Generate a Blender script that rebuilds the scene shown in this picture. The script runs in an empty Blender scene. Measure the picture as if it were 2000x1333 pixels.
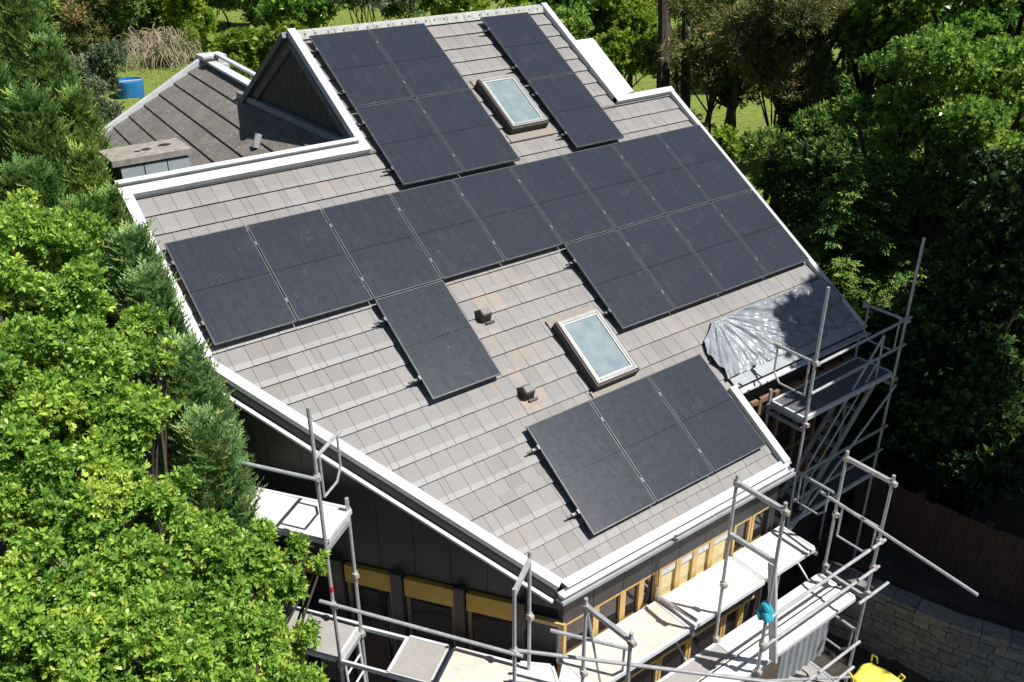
import bpy, math, random
import numpy as np
from mathutils import Vector, Matrix
rad = math.radians
SC = bpy.context.scene
COL = SC.collection
PI = math.pi

# ------------------------------------------------------------------ camera
CAM = np.array([-3.0508, -11.8823, 4.4406])
RX = np.array([0.80069, -0.59906, -0.00391]); DN = np.array([-0.28058, -0.36923, -0.88597]); FW = np.array([0.52931, 0.71049, -0.46372])
FOC = 1766.29
cd = bpy.data.cameras.new('camera'); cam = bpy.data.objects.new('camera', cd); COL.objects.link(cam)
cd.sensor_width = 36; cd.lens = FOC * 36 / 2000; cd.clip_start = 0.1; cd.clip_end = 1500
cam.matrix_world = Matrix(((RX[0], -DN[0], -FW[0], CAM[0]), (RX[1], -DN[1], -FW[1], CAM[1]), (RX[2], -DN[2], -FW[2], CAM[2]), (0, 0, 0, 1)))
SC.camera = cam

# ------------------------------------------------------------------ light
SUN = Vector((0.28, -0.42, 0.862)).normalized()
el = math.asin(SUN.z); az = math.atan2(SUN.x, SUN.y)
w = bpy.data.worlds.new('World'); SC.world = w; w.use_nodes = True
nt = w.node_tree; nt.nodes.clear()
sky = nt.nodes.new('ShaderNodeTexSky'); sky.sky_type = 'NISHITA'; sky.sun_disc = False
sky.sun_elevation = el; sky.sun_rotation = az; sky.air_density = 1.0; sky.dust_density = 0.6
bg = nt.nodes.new('ShaderNodeBackground'); bg.inputs[1].default_value = 0.048
wo = nt.nodes.new('ShaderNodeOutputWorld')
nt.links.new(sky.outputs[0], bg.inputs[0]); nt.links.new(bg.outputs[0], wo.inputs[0])
sd = bpy.data.lights.new('sun', 'SUN'); sd.energy = 5.0; sd.angle = rad(0.53); sd.color = (1.0, 0.97, 0.93)
so = bpy.data.objects.new('sun', sd); COL.objects.link(so); so.rotation_euler = SUN.to_track_quat('Z', 'Y').to_euler()
so.location = (10, -15, 30)
SC.view_settings.view_transform = 'Standard'; SC.view_settings.look = 'None'; SC.view_settings.exposure = 0.4; SC.view_settings.gamma = 1
SC.cycles.max_bounces = 6; SC.cycles.diffuse_bounces = 3; SC.cycles.glossy_bounces = 3; SC.cycles.transmission_bounces = 3; SC.cycles.transparent_max_bounces = 4

# ------------------------------------------------------------------ tagging
def tag(o, label=None, cat=None, group=None, kind=None):
    if label: o['label'] = label
    if cat: o['category'] = cat
    if group: o['group'] = group
    if kind: o['kind'] = kind
    return o
def empty(name, loc=(0, 0, 0), rot=(0, 0, 0), parent=None):
    o = bpy.data.objects.new(name, None); COL.objects.link(o); o.location = loc; o.rotation_euler = rot
    o.empty_display_size = 0.2
    if parent: o.parent = parent
    return o

# ------------------------------------------------------------------ materials
def newmat(name):
    m = bpy.data.materials.new(name); m.use_nodes = True
    n = m.node_tree.nodes; b = n['Principled BSDF']
    return m, m.node_tree, b
def node(t, typ, **kw):
    n = t.nodes.new(typ)
    for k, v in kw.items(): setattr(n, k, v)
    return n
def ramp(t, fac, stops):
    r = node(t, 'ShaderNodeValToRGB'); e = r.color_ramp.elements
    while len(e) < len(stops): e.new(0.5)
    for i, (p, c) in enumerate(stops): e[i].position = p; e[i].color = (*c, 1) if len(c) == 3 else c
    t.links.new(fac, r.inputs[0]); return r.outputs[0]
def noise(t, scale, detail=4, rough=0.6, vec=None):
    n = node(t, 'ShaderNodeTexNoise'); n.inputs['Scale'].default_value = scale; n.inputs['Detail'].default_value = detail; n.inputs['Roughness'].default_value = rough
    if vec is not None: t.links.new(vec, n.inputs['Vector'])
    return n
def coords(t): return node(t, 'ShaderNodeTexCoord').outputs['Object']
def mapping(t, vec, scale=(1, 1, 1), loc=(0, 0, 0)):
    m = node(t, 'ShaderNodeMapping'); m.inputs['Scale'].default_value = scale; m.inputs['Location'].default_value = loc
    t.links.new(vec, m.inputs[0]); return m.outputs[0]
def mix(t, fac, a, b, blend='MIX'):
    m = node(t, 'ShaderNodeMix', data_type='RGBA', blend_type=blend)
    for s, v in ((m.inputs[0], fac), (m.inputs[6], a), (m.inputs[7], b)):
        if hasattr(v, 'is_linked') or hasattr(v, 'links'): t.links.new(v, s)
        else: s.default_value = v if isinstance(v, (int, float)) else (*v, 1)
    return m.outputs[2]
def mth(t, op, a, b=None, c=None):
    m = node(t, 'ShaderNodeMath', operation=op)
    for i, v in enumerate((a, b, c)):
        if v is None: continue
        if hasattr(v, 'links'): t.links.new(v, m.inputs[i])
        else: m.inputs[i].default_value = v
    return m.outputs[0]
def attr(t, name): return node(t, 'ShaderNodeAttribute', attribute_name=name).outputs['Fac']
def bump(t, b, h, strength=0.3, dist=0.02):
    n = node(t, 'ShaderNodeBump'); n.inputs['Strength'].default_value = strength; n.inputs['Distance'].default_value = dist
    t.links.new(h, n.inputs['Height']); t.links.new(n.outputs[0], b.inputs['Normal'])

def basic(name, c1, c2=None, rough=0.6, scale=6, metal=0, spec=0.5, bmp=0, stretch=(1, 1, 1), lo=0.35, hi=0.65):
    m, t, b = newmat(name)
    b.inputs['Roughness'].default_value = rough; b.inputs['Metallic'].default_value = metal; b.inputs['Specular IOR Level'].default_value = spec
    if c2 is None: c2 = tuple(x * 0.8 for x in c1)
    v = mapping(t, coords(t), stretch); n = noise(t, scale, 5, 0.65, v)
    t.links.new(ramp(t, n.outputs[0], [(lo, c1), (hi, c2)]), b.inputs['Base Color'])
    if bmp: bump(t, b, n.outputs[0], bmp, 0.01)
    return m

M = {}
M['white_metal'] = basic('white_metal', (0.64, 0.65, 0.66), (0.5, 0.51, 0.52), 0.45, 5)
M['grey_metal'] = basic('grey_metal', (0.36, 0.375, 0.39), (0.28, 0.29, 0.3), 0.4, 5)
M['galvanised'] = basic('galvanised', (0.56, 0.57, 0.58), (0.36, 0.37, 0.38), 0.42, 14, metal=0.35, lo=0.3, hi=0.7)
M['coupler'] = basic('coupler', (0.62, 0.6, 0.55), (0.35, 0.3, 0.25), 0.45, 30, metal=0.4)
M['dark_wall'] = basic('dark_wall', (0.05, 0.047, 0.048), (0.036, 0.034, 0.036), 0.55, 3)
M['gable_board'] = basic('gable_board', (0.034, 0.034, 0.042), (0.022, 0.022, 0.028), 0.6, 6, stretch=(1, 1, 0.2))
M['shade_trim'] = basic('shade_trim', (0.26, 0.29, 0.34), (0.2, 0.225, 0.265), 0.5, 4)
M['barge_trim'] = basic('barge_trim', (0.085, 0.1, 0.13), (0.06, 0.075, 0.1), 0.5, 4)
M['yellow_wood'] = basic('yellow_wood', (0.62, 0.42, 0.16), (0.5, 0.33, 0.12), 0.6, 9, stretch=(1, 1, 0.3))
M['pale_board'] = basic('pale_board', (0.72, 0.62, 0.36), (0.6, 0.5, 0.26), 0.8, 6)
M['ochre_blind'] = basic('ochre_blind', (0.5, 0.33, 0.05), (0.42, 0.27, 0.04), 0.6, 3)
M['window_glass'] = basic('window_glass', (0.03, 0.025, 0.03), (0.02, 0.018, 0.02), 0.06, 2, spec=0.6)
M['underlay'] = basic('underlay', (0.035, 0.033, 0.032), None, 0.9)
M['black_rail'] = basic('black_rail', (0.015, 0.015, 0.017), None, 0.4)
M['panel_frame'] = basic('panel_frame', (0.11, 0.113, 0.12), (0.06, 0.063, 0.068), 0.38, 5, metal=0.2)
M['clamp'] = basic('clamp', (0.18, 0.185, 0.195), None, 0.4, metal=0.4)
M['vent_black'] = basic('vent_black', (0.06, 0.05, 0.045), (0.03, 0.025, 0.022), 0.6, 12)
M['chimney_cap'] = basic('chimney_cap', (0.34, 0.305, 0.27), (0.21, 0.185, 0.16), 0.9, 9, bmp=0.4)
M['soot'] = basic('soot', (0.02, 0.015, 0.012), None, 0.95)
M['chimney_clad'] = basic('chimney_clad', (0.4, 0.45, 0.47), (0.33, 0.37, 0.39), 0.35, 2)
M['bark'] = basic('bark', (0.085, 0.065, 0.05), (0.035, 0.027, 0.02), 0.95, 12, bmp=0.6, stretch=(1, 1, 0.25))
M['twig'] = basic('twig', (0.3, 0.23, 0.16), (0.18, 0.13, 0.09), 0.9, 8)
M['pale_twig'] = basic('pale_twig', (0.42, 0.36, 0.26), (0.3, 0.24, 0.17), 0.9, 8)
M['blue_plastic'] = basic('blue_plastic', (0.03, 0.22, 0.55), (0.02, 0.16, 0.42), 0.35, 3)
M['blue_water'] = basic('blue_water', (0.04, 0.2, 0.34), (0.02, 0.12, 0.24), 0.08, 6)
M['teal_cloth'] = basic('teal_cloth', (0.03, 0.4, 0.5), (0.02, 0.28, 0.4), 0.5, 9)
M['red_tape'] = basic('red_tape', (0.6, 0.03, 0.03), None, 0.5)
M['rust_bar'] = basic('rust_bar', (0.26, 0.16, 0.085), (0.2, 0.13, 0.08), 0.6, 12)

def deck_mat(name, c1, c2, c3):
    m, t, b = newmat(name); v = coords(t)
    n1 = noise(t, 2.2, 6, 0.7, v); n2 = noise(t, 22, 3, 0.6, mapping(t, v, (1, 1, 1)))
    c = ramp(t, n1.outputs[0], [(0.3, c1), (0.55, c2), (0.75, c3)])
    c = mix(t, mth(t, 'MULTIPLY', ramp(t, n2.outputs[0], [(0.5, (0, 0, 0)), (0.7, (1, 1, 1))]), 0.5), c, (0.3, 0.26, 0.22))
    t.links.new(c, b.inputs['Base Color']); b.inputs['Roughness'].default_value = 0.7
    bump(t, b, n2.outputs[0], 0.15, 0.01); return m
M['deck_white'] = deck_mat('deck_white', (0.76, 0.75, 0.73), (0.7, 0.69, 0.66), (0.5, 0.48, 0.45))
M['deck_peach'] = deck_mat('deck_peach', (0.74, 0.66, 0.56), (0.7, 0.58, 0.47), (0.56, 0.44, 0.34))
M['deck_grey'] = deck_mat('deck_grey', (0.36, 0.36, 0.34), (0.33, 0.31, 0.29), (0.42, 0.37, 0.33))
M['deck_dark'] = deck_mat('deck_dark', (0.1, 0.1, 0.12), (0.08, 0.08, 0.09), (0.13, 0.125, 0.13))

def make_tile_mat():
    m, t, b = newmat('roof_tile'); v = coords(t)
    tv = attr(t, 'tint'); nose = attr(t, 'nose')
    c = ramp(t, tv, [(0.0, (0.193, 0.186, 0.18)), (0.5, (0.226, 0.22, 0.214)), (1.0, (0.255, 0.248, 0.241))])
    # colder grey towards the low verge side, warm lichen stains around the roof window
    big = noise(t, 0.55, 3, 0.5, v); c = mix(t, ramp(t, big.outputs[0], [(0.4, (0, 0, 0)), (0.65, (0.7, 0.7, 0.7))]), c, (0.235, 0.233, 0.231), 'MIX')
    rust = attr(t, 'stain'); n2 = noise(t, 3.5, 5, 0.7, v)
    f = mth(t, 'MULTIPLY', rust, ramp(t, n2.outputs[0], [(0.42, (0, 0, 0)), (0.68, (1, 1, 1))]))
    c = mix(t, mth(t, 'MULTIPLY', f, 0.7), c, (0.4, 0.29, 0.19))
    c = mix(t, mth(t, 'MULTIPLY', nose, 0.5), c, (0.36, 0.355, 0.35))
    fine = noise(t, 70, 3, 0.7, v); c = mix(t, 0.22, c, ramp(t, fine.outputs[0], [(0.3, (0.08, 0.08, 0.08)), (0.7, (0.7, 0.7, 0.7))]), 'OVERLAY')
    t.links.new(c, b.inputs['Base Color']); b.inputs['Roughness'].default_value = 0.62
    bump(t, b, fine.outputs[0], 0.25, 0.004); return m
M['tile'] = make_tile_mat()

def make_annex_mat():
    m, t, b = newmat('weathered_tile'); v = coords(t)
    n1 = noise(t, 2.5, 5, 0.65, v); n2 = noise(t, 26, 4, 0.75, v); n3 = noise(t, 60, 2, 0.6, v)
    c = ramp(t, n1.outputs[0], [(0.3, (0.1, 0.09, 0.08)), (0.6, (0.155, 0.14, 0.122)), (0.75, (0.2, 0.178, 0.152))])
    c = mix(t, mth(t, 'MULTIPLY', ramp(t, n2.outputs[0], [(0.52, (0, 0, 0)), (0.64, (0.9, 0.9, 0.9))]), ramp(t, n3.outputs[0], [(0.4, (0.2, 0.2, 0.2)), (0.6, (1, 1, 1))])), c, (0.42, 0.39, 0.33))
    t.links.new(c, b.inputs['Base Color']); b.inputs['Roughness'].default_value = 0.85
    bump(t, b, n2.outputs[0], 0.4, 0.01); return m
M['annex_tile'] = make_annex_mat()

def make_glass_mat():
    m, t, b = newmat('solar_cell'); v = coords(t)
    sp = node(t, 'ShaderNodeSeparateXYZ'); t.links.new(v, sp.inputs[0]); x, y = sp.outputs[0], sp.outputs[1]
    def lines(a, n, size, wdt):
        f = mth(t, 'FRACT', mth(t, 'ADD', mth(t, 'MULTIPLY', a, n / size), 0.5 if n % 2 == 0 else 0.0))
        d = mth(t, 'ABSOLUTE', mth(t, 'SUBTRACT', f, 0.5)); return mth(t, 'GREATER_THAN', d, 0.5 - wdt)
    lx = lines(x, 6, 1.09, 0.03); ly = lines(y, 18, 1.68, 0.012)
    mid = mth(t, 'LESS_THAN', mth(t, 'ABSOLUTE', y), 0.011)
    big = noise(t, 1.6, 3, 0.5, v)
    oi = node(t, 'ShaderNodeObjectInfo'); rv = oi.outputs['Random']
    c = ramp(t, big.outputs[0], [(0.25, (0.021, 0.026, 0.038)), (0.75, (0.026, 0.031, 0.043))])
    c = mix(t, mth(t, 'MULTIPLY', lx, 0.55), c, (0.008, 0.009, 0.012)); c = mix(t, mth(t, 'MULTIPLY', ly, 0.25), c, (0.02, 0.021, 0.026))
    c = mix(t, mth(t, 'MULTIPLY', mid, 0.75), c, (0.008, 0.008, 0.01))
    # dust and dried splashes
    gm = node(t, 'ShaderNodeTexCoord').outputs['Object']
    off = node(t, 'ShaderNodeVectorMath', operation='ADD'); cb = node(t, 'ShaderNodeCombineXYZ'); t.links.new(mth(t, 'MULTIPLY', rv, 40.0), cb.inputs[0]); t.links.new(mth(t, 'MULTIPLY', rv, 17.0), cb.inputs[1])
    t.links.new(gm, off.inputs[0]); t.links.new(cb.outputs[0], off.inputs[1])
    sp1 = noise(t, 3.0, 2, 0.5, off.outputs[0]); sp2 = noise(t, 38, 4, 0.8, off.outputs[0])
    f = mth(t, 'MULTIPLY', ramp(t, sp1.outputs[0], [(0.57, (0, 0, 0)), (0.7, (1, 1, 1))]), ramp(t, sp2.outputs[0], [(0.57, (0, 0, 0)), (0.68, (0.85, 0.85, 0.85))]))
    c = mix(t, f, c, (0.24, 0.24, 0.25))
    dust = noise(t, 9, 5, 0.75, off.outputs[0]); c = mix(t, mth(t, 'MULTIPLY', dust.outputs[0], 0.022), c, (0.3, 0.3, 0.32))
    t.links.new(c, b.inputs['Base Color'])
    t.links.new(ramp(t, dust.outputs[0], [(0.3, (0.24, 0.24, 0.24)), (0.7, (0.3, 0.3, 0.3))]), b.inputs['Roughness'])
    b.inputs['Specular IOR Level'].default_value = 0.3
    return m
M['cells'] = make_glass_mat()

def make_sky_pane():
    m, t, b = newmat('roof_window_glass')
    b.inputs['Base Color'].default_value = (0.36, 0.45, 0.5, 1); b.inputs['Roughness'].default_value = 0.08; b.inputs['Specular IOR Level'].default_value = 0.8
    n = noise(t, 5, 4, 0.6, coords(t)); t.links.new(ramp(t, n.outputs[0], [(0.35, (0.19, 0.245, 0.265)), (0.7, (0.26, 0.31, 0.32))]), b.inputs['Base Color'])
    return m
M['pane'] = make_sky_pane()

def make_tarp():
    m, t, b = newmat('tarp_sheet'); n = noise(t, 5, 4, 0.6, coords(t))
    t.links.new(ramp(t, n.outputs[0], [(0.3, (0.17, 0.185, 0.215)), (0.7, (0.29, 0.305, 0.33))]), b.inputs['Base Color'])
    b.inputs['Roughness'].default_value = 0.3; b.inputs['Specular IOR Level'].default_value = 0.4; return m
M['tarp'] = make_tarp()

def make_yellow():
    m, t, b = newmat('yellow_sack'); n = noise(t, 6, 4, 0.6, coords(t))
    t.links.new(ramp(t, n.outputs[0], [(0.3, (0.78, 0.72, 0.12)), (0.7, (0.72, 0.63, 0.07))]), b.inputs['Base Color'])
    b.inputs['Roughness'].default_value = 0.5; return m
M['yellow'] = make_yellow()

def make_stone():
    m, t, b = newmat('drystone'); v = coords(t)
    tv = attr(t, 'tint'); n = noise(t, 9, 5, 0.7, v)
    c = ramp(t, tv, [(0, (0.1, 0.105, 0.125)), (0.5, (0.17, 0.165, 0.16)), (1, (0.24, 0.215, 0.19))])
    c = mix(t, 0.35, c, ramp(t, n.outputs[0], [(0.3, (0.06, 0.07, 0.05)), (0.7, (0.5, 0.48, 0.45))]))
    t.links.new(c, b.inputs['Base Color']); b.inputs['Roughness'].default_value = 0.9; bump(t, b, n.outputs[0], 0.5, 0.03); return m
M['stone'] = make_stone()
M['fence_wood'] = basic('fence_wood', (0.095, 0.052, 0.04), (0.045, 0.028, 0.022), 0.85, 16, stretch=(1, 1, 0.15))

def make_ground():
    m, t, b = newmat('ground_soil'); v = coords(t)
    n1 = noise(t, 0.35, 4, 0.6, v); n2 = noise(t, 6, 6, 0.75, v)
    g = ramp(t, n2.outputs[0], [(0.3, (0.07, 0.11, 0.015)), (0.5, (0.16, 0.22, 0.028)), (0.75, (0.27, 0.29, 0.07))])
    n4 = noise(t, 0.9, 4, 0.7, v); g = mix(t, ramp(t, n4.outputs[0], [(0.5, (0, 0, 0)), (0.7, (0.6, 0.6, 0.6))]), g, (0.16, 0.14, 0.05))
    s = ramp(t, n2.outputs[0], [(0.3, (0.03, 0.026, 0.02)), (0.7, (0.08, 0.065, 0.05))])
    sp = node(t, 'ShaderNodeSeparateXYZ'); t.links.new(v, sp.inputs[0])
    far = mth(t, 'ADD', mth(t, 'MULTIPLY', sp.outputs[1], 0.6), sp.outputs[0])
    lawn = ramp(t, mth(t, 'ADD', mth(t, 'MULTIPLY', far, 0.05), mth(t, 'MULTIPLY', n1.outputs[0], 0.3)), [(0.82, (0, 0, 0)), (0.9, (1, 1, 1))])
    t.links.new(mix(t, lawn, s, g), b.inputs['Base Color']); b.inputs['Roughness'].default_value = 0.95
    bump(t, b, n2.outputs[0], 0.6, 0.08); return m
M['ground'] = make_ground()

def leaf_mat(name, stops, rough=0.5, trans=0.3, spec=0.35):
    m, t, b = newmat(name); c = ramp(t, attr(t, 'tint'), stops)
    t.links.new(c, b.inputs['Base Color']); b.inputs['Roughness'].default_value = rough; b.inputs['Specular IOR Level'].default_value = spec
    tr = node(t, 'ShaderNodeBsdfTranslucent'); hs = node(t, 'ShaderNodeHueSaturation'); hs.inputs['Value'].default_value = 1.5; hs.inputs['Hue'].default_value = 0.485
    t.links.new(c, hs.inputs['Color']); t.links.new(hs.outputs[0], tr.inputs[0])
    mx = node(t, 'ShaderNodeMixShader'); mx.inputs[0].default_value = trans
    out = t.nodes['Material Output']; t.links.new(b.outputs[0], mx.inputs[1]); t.links.new(tr.outputs[0], mx.inputs[2]); t.links.new(mx.outputs[0], out.inputs[0])
    return m
M['laurel'] = leaf_mat('laurel', [(0, (0.06, 0.15, 0.025)), (0.4, (0.175, 0.335, 0.048)), (0.75, (0.33, 0.5, 0.075)), (1, (0.48, 0.6, 0.11))], 0.42, 0.3, 0.45)
M['thuja'] = leaf_mat('thuja', [(0, (0.05, 0.11, 0.03)), (0.5, (0.16, 0.29, 0.075)), (0.85, (0.27, 0.42, 0.09)), (1, (0.42, 0.46, 0.1))], 0.6, 0.25)
M['thuja_blue'] = leaf_mat('thuja_blue', [(0, (0.06, 0.135, 0.05)), (0.5, (0.2, 0.36, 0.13)), (0.85, (0.32, 0.49, 0.17)), (1, (0.46, 0.54, 0.16))], 0.6, 0.25)
M['beech'] = leaf_mat('beech', [(0, (0.03, 0.08, 0.016)), (0.45, (0.11, 0.235, 0.035)), (0.8, (0.23, 0.38, 0.055)), (1, (0.38, 0.48, 0.1))], 0.33, 0.35, 0.5)
M['bright'] = leaf_mat('bright', [(0, (0.07, 0.15, 0.015)), (0.5, (0.16, 0.28, 0.025)), (1, (0.32, 0.4, 0.05))], 0.5, 0.4)
M['shaded_leaf'] = leaf_mat('shaded_leaf', [(0, (0.012, 0.03, 0.012)), (0.5, (0.03, 0.07, 0.02)), (0.85, (0.07, 0.13, 0.03)), (1, (0.2, 0.28, 0.06))], 0.45, 0.15)  # shade of the lower right trees and shrubs put into darker greens
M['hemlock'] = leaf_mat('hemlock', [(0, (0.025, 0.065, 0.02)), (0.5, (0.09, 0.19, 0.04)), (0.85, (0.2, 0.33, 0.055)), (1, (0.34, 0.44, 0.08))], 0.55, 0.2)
M['pine'] = leaf_mat('pine', [(0, (0.05, 0.07, 0.02)), (0.5, (0.14, 0.165, 0.045)), (0.9, (0.24, 0.26, 0.08)), (1, (0.36, 0.22, 0.1))], 0.6, 0.2)
M['pale_bush'] = leaf_mat('pale_bush', [(0, (0.06, 0.11, 0.045)), (0.6, (0.14, 0.2, 0.1)), (0.85, (0.28, 0.3, 0.2)), (1, (0.48, 0.42, 0.34))], 0.7, 0.2)
M['grass'] = leaf_mat('grass', [(0, (0.1, 0.17, 0.015)), (0.5, (0.2, 0.27, 0.025)), (1, (0.34, 0.36, 0.06))], 0.7, 0.3)

# ------------------------------------------------------------------ mesh helper
class MB:
    def __init__(s): s.v = []; s.f = []; s.a = {}
    def quad(s, *p, **kw):
        i = len(s.v); s.v += [tuple(q) for q in p]; s.f.append(tuple(range(i, i + len(p))))
        for k, val in kw.items(): s.a.setdefault(k, {}).update({j: (val[j - i] if isinstance(val, (list, tuple)) else val) for j in range(i, i + len(p))})
        return s
    def hexa(s, b, t, **kw):      # bottom ring, top ring (same count, ccw from above)
        n = len(b); i = len(s.v); s.v += [tuple(q) for q in b] + [tuple(q) for q in t]
        s.f.append(tuple(reversed(range(i, i + n)))); s.f.append(tuple(range(i + n, i + 2 * n)))
        for k in range(n): s.f.append((i + k, i + (k + 1) % n, i + n + (k + 1) % n, i + n + k))
        for k, val in kw.items(): s.a.setdefault(k, {}).update({j: val for j in range(i, i + 2 * n)})
        return s
    def box(s, a, b, **kw):
        x0, y0, z0 = map(min, a, b); x1, y1, z1 = map(max, a, b)
        return s.hexa([(x0, y0, z0), (x1, y0, z0), (x1, y1, z0), (x0, y1, z0)], [(x0, y0, z1), (x1, y0, z1), (x1, y1, z1), (x0, y1, z1)], **kw)
    def bar(s, p, q, wd, ht, up=(0, 0, 1)):      # rectangular bar from p to q, centred
        p, q, up = Vector(p), Vector(q), Vector(up); d = (q - p).normalized(); sd = d.cross(up).normalized(); u = sd.cross(d)
        r = lambda c: [c - sd * wd / 2 - u * ht / 2, c + sd * wd / 2 - u * ht / 2, c + sd * wd / 2 + u * ht / 2, c - sd * wd / 2 + u * ht / 2]
        return s.hexa(list(reversed(r(p))), list(reversed(r(q))))
    def tube(s, p, q, r=0.024, n=8, r2=None):
        p, q = Vector(p), Vector(q); d = (q - p).normalized(); a = d.orthogonal().normalized(); b = d.cross(a); r2 = r if r2 is None else r2
        c0 = [p + (a * math.cos(k * 2 * PI / n) + b * math.sin(k * 2 * PI / n)) * r for k in range(n)]
        c1 = [q + (a * math.cos(k * 2 * PI / n) + b * math.sin(k * 2 * PI / n)) * r2 for k in range(n)]
        return s.hexa(c0, c1)
    def path(s, pts, r=0.02, n=8, rr=None):
        for i in range(len(pts) - 1): s.tube(pts[i], pts[i + 1], rr[i] if rr else r, n, rr[i + 1] if rr else None)
        return s
    def build(s, name, m, parent=None, smooth=False, loc=None):
        me = bpy.data.meshes.new(name); me.from_pydata([tuple(v) for v in s.v], [], s.f)
        for k, dct in s.a.items():
            at = me.attributes.new(k, 'FLOAT', 'POINT'); at.data.foreach_set('value', [float(dct.get(i, 0)) for i in range(len(s.v))])
        me.materials.append(M[m] if isinstance(m, str) else m)
        if smooth: me.polygons.foreach_set('use_smooth', [True] * len(me.polygons))
        o = bpy.data.objects.new(name, me); COL.objects.link(o)
        if parent: o.parent = parent
        if loc: o.location = loc
        return o

def npmesh(name, V, F, m, parent=None, tint=None):
    """V (n,3), F (k,4) numpy quads"""
    me = bpy.data.meshes.new(name); n, k = len(V), len(F)
    me.vertices.add(n); me.vertices.foreach_set('co', V.astype(np.float32).ravel())
    q = F.shape[1]; me.loops.add(k * q); me.loops.foreach_set('vertex_index', F.astype(np.int32).ravel())
    me.polygons.add(k); me.polygons.foreach_set('loop_start', np.arange(0, k * q, q, dtype=np.int32)); me.polygons.foreach_set('loop_total', np.full(k, q, dtype=np.int32))
    if tint is not None:
        at = me.attributes.new('tint', 'FLOAT', 'POINT'); at.data.foreach_set('value', tint.astype(np.float32))
    me.materials.append(M[m]); me.update(calc_edges=True)
    o = bpy.data.objects.new(name, me); COL.objects.link(o)
    if parent: o.parent = parent
    return o

# ================================================================== SETTING
TH = rad(32.7073); ct, st, tt = math.cos(TH), math.sin(TH), math.tan(TH)
def rp(u, v, h=0.0): return Vector((u, -v * ct - st * h, -v * st + ct * h))      # roof plane: u along the eaves, v down the slope
HT = -0.12                                                                       # tile surface under the solar panels
def sstep(a, b, x): t = min(1, max(0, (x - a) / (b - a))); return t * t * (3 - 2 * t)
def gz(x, y):
    z = -8.6
    xw = 9.75 + max(0, -6 - y) * 0.45
    z += 1.3 * sstep(xw + 0.05, xw + 0.3, x)
    z += 2.4 * sstep(13, 26, x + 0.25 * y) if x > xw else 0
    z = z + (-5.0 - z) * sstep(8, 26, y)
    return z
def ground_sheet():
    xs = np.concatenate([np.linspace(-300, -30, 10), np.linspace(-26, 8, 35), np.linspace(8.5, 13, 37), np.linspace(14, 60, 47), np.linspace(70, 400, 12)])
    ys = np.concatenate([np.linspace(-300, -30, 10), np.linspace(-25, 70, 120), np.linspace(80, 500, 14)])
    V = []; rr = random.Random(3)
    for y in ys:
        for x in xs: V.append((x, y, gz(x, y) + (rr.uniform(-.06, .06) if abs(x) < 60 and abs(y) < 70 else 0)))
    nx = len(xs); F = [(j * nx + i, j * nx + i + 1, (j + 1) * nx + i + 1, (j + 1) * nx + i) for j in range(len(ys) - 1) for i in range(nx - 1)]
    mb = MB(); mb.v = V; mb.f = F
    return tag(mb.build('ground', 'ground', smooth=True), kind='structure')
ground_sheet()

# ------------------------------------------------------------------ the house
house = empty('house', (5, 0, -8.6)); 
tag(house, 'dark clad house with a big grey tiled roof under many solar panels', 'house')
HB = Vector(house.location)
def hpart(mb, name, m, parent=None, **kw):
    par = parent or house
    off = HB
    mb.v = [tuple(Vector(v) - off) for v in mb.v]
    return mb.build(name, m, par, **kw)

GX = 3.52      # gable plane
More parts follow.
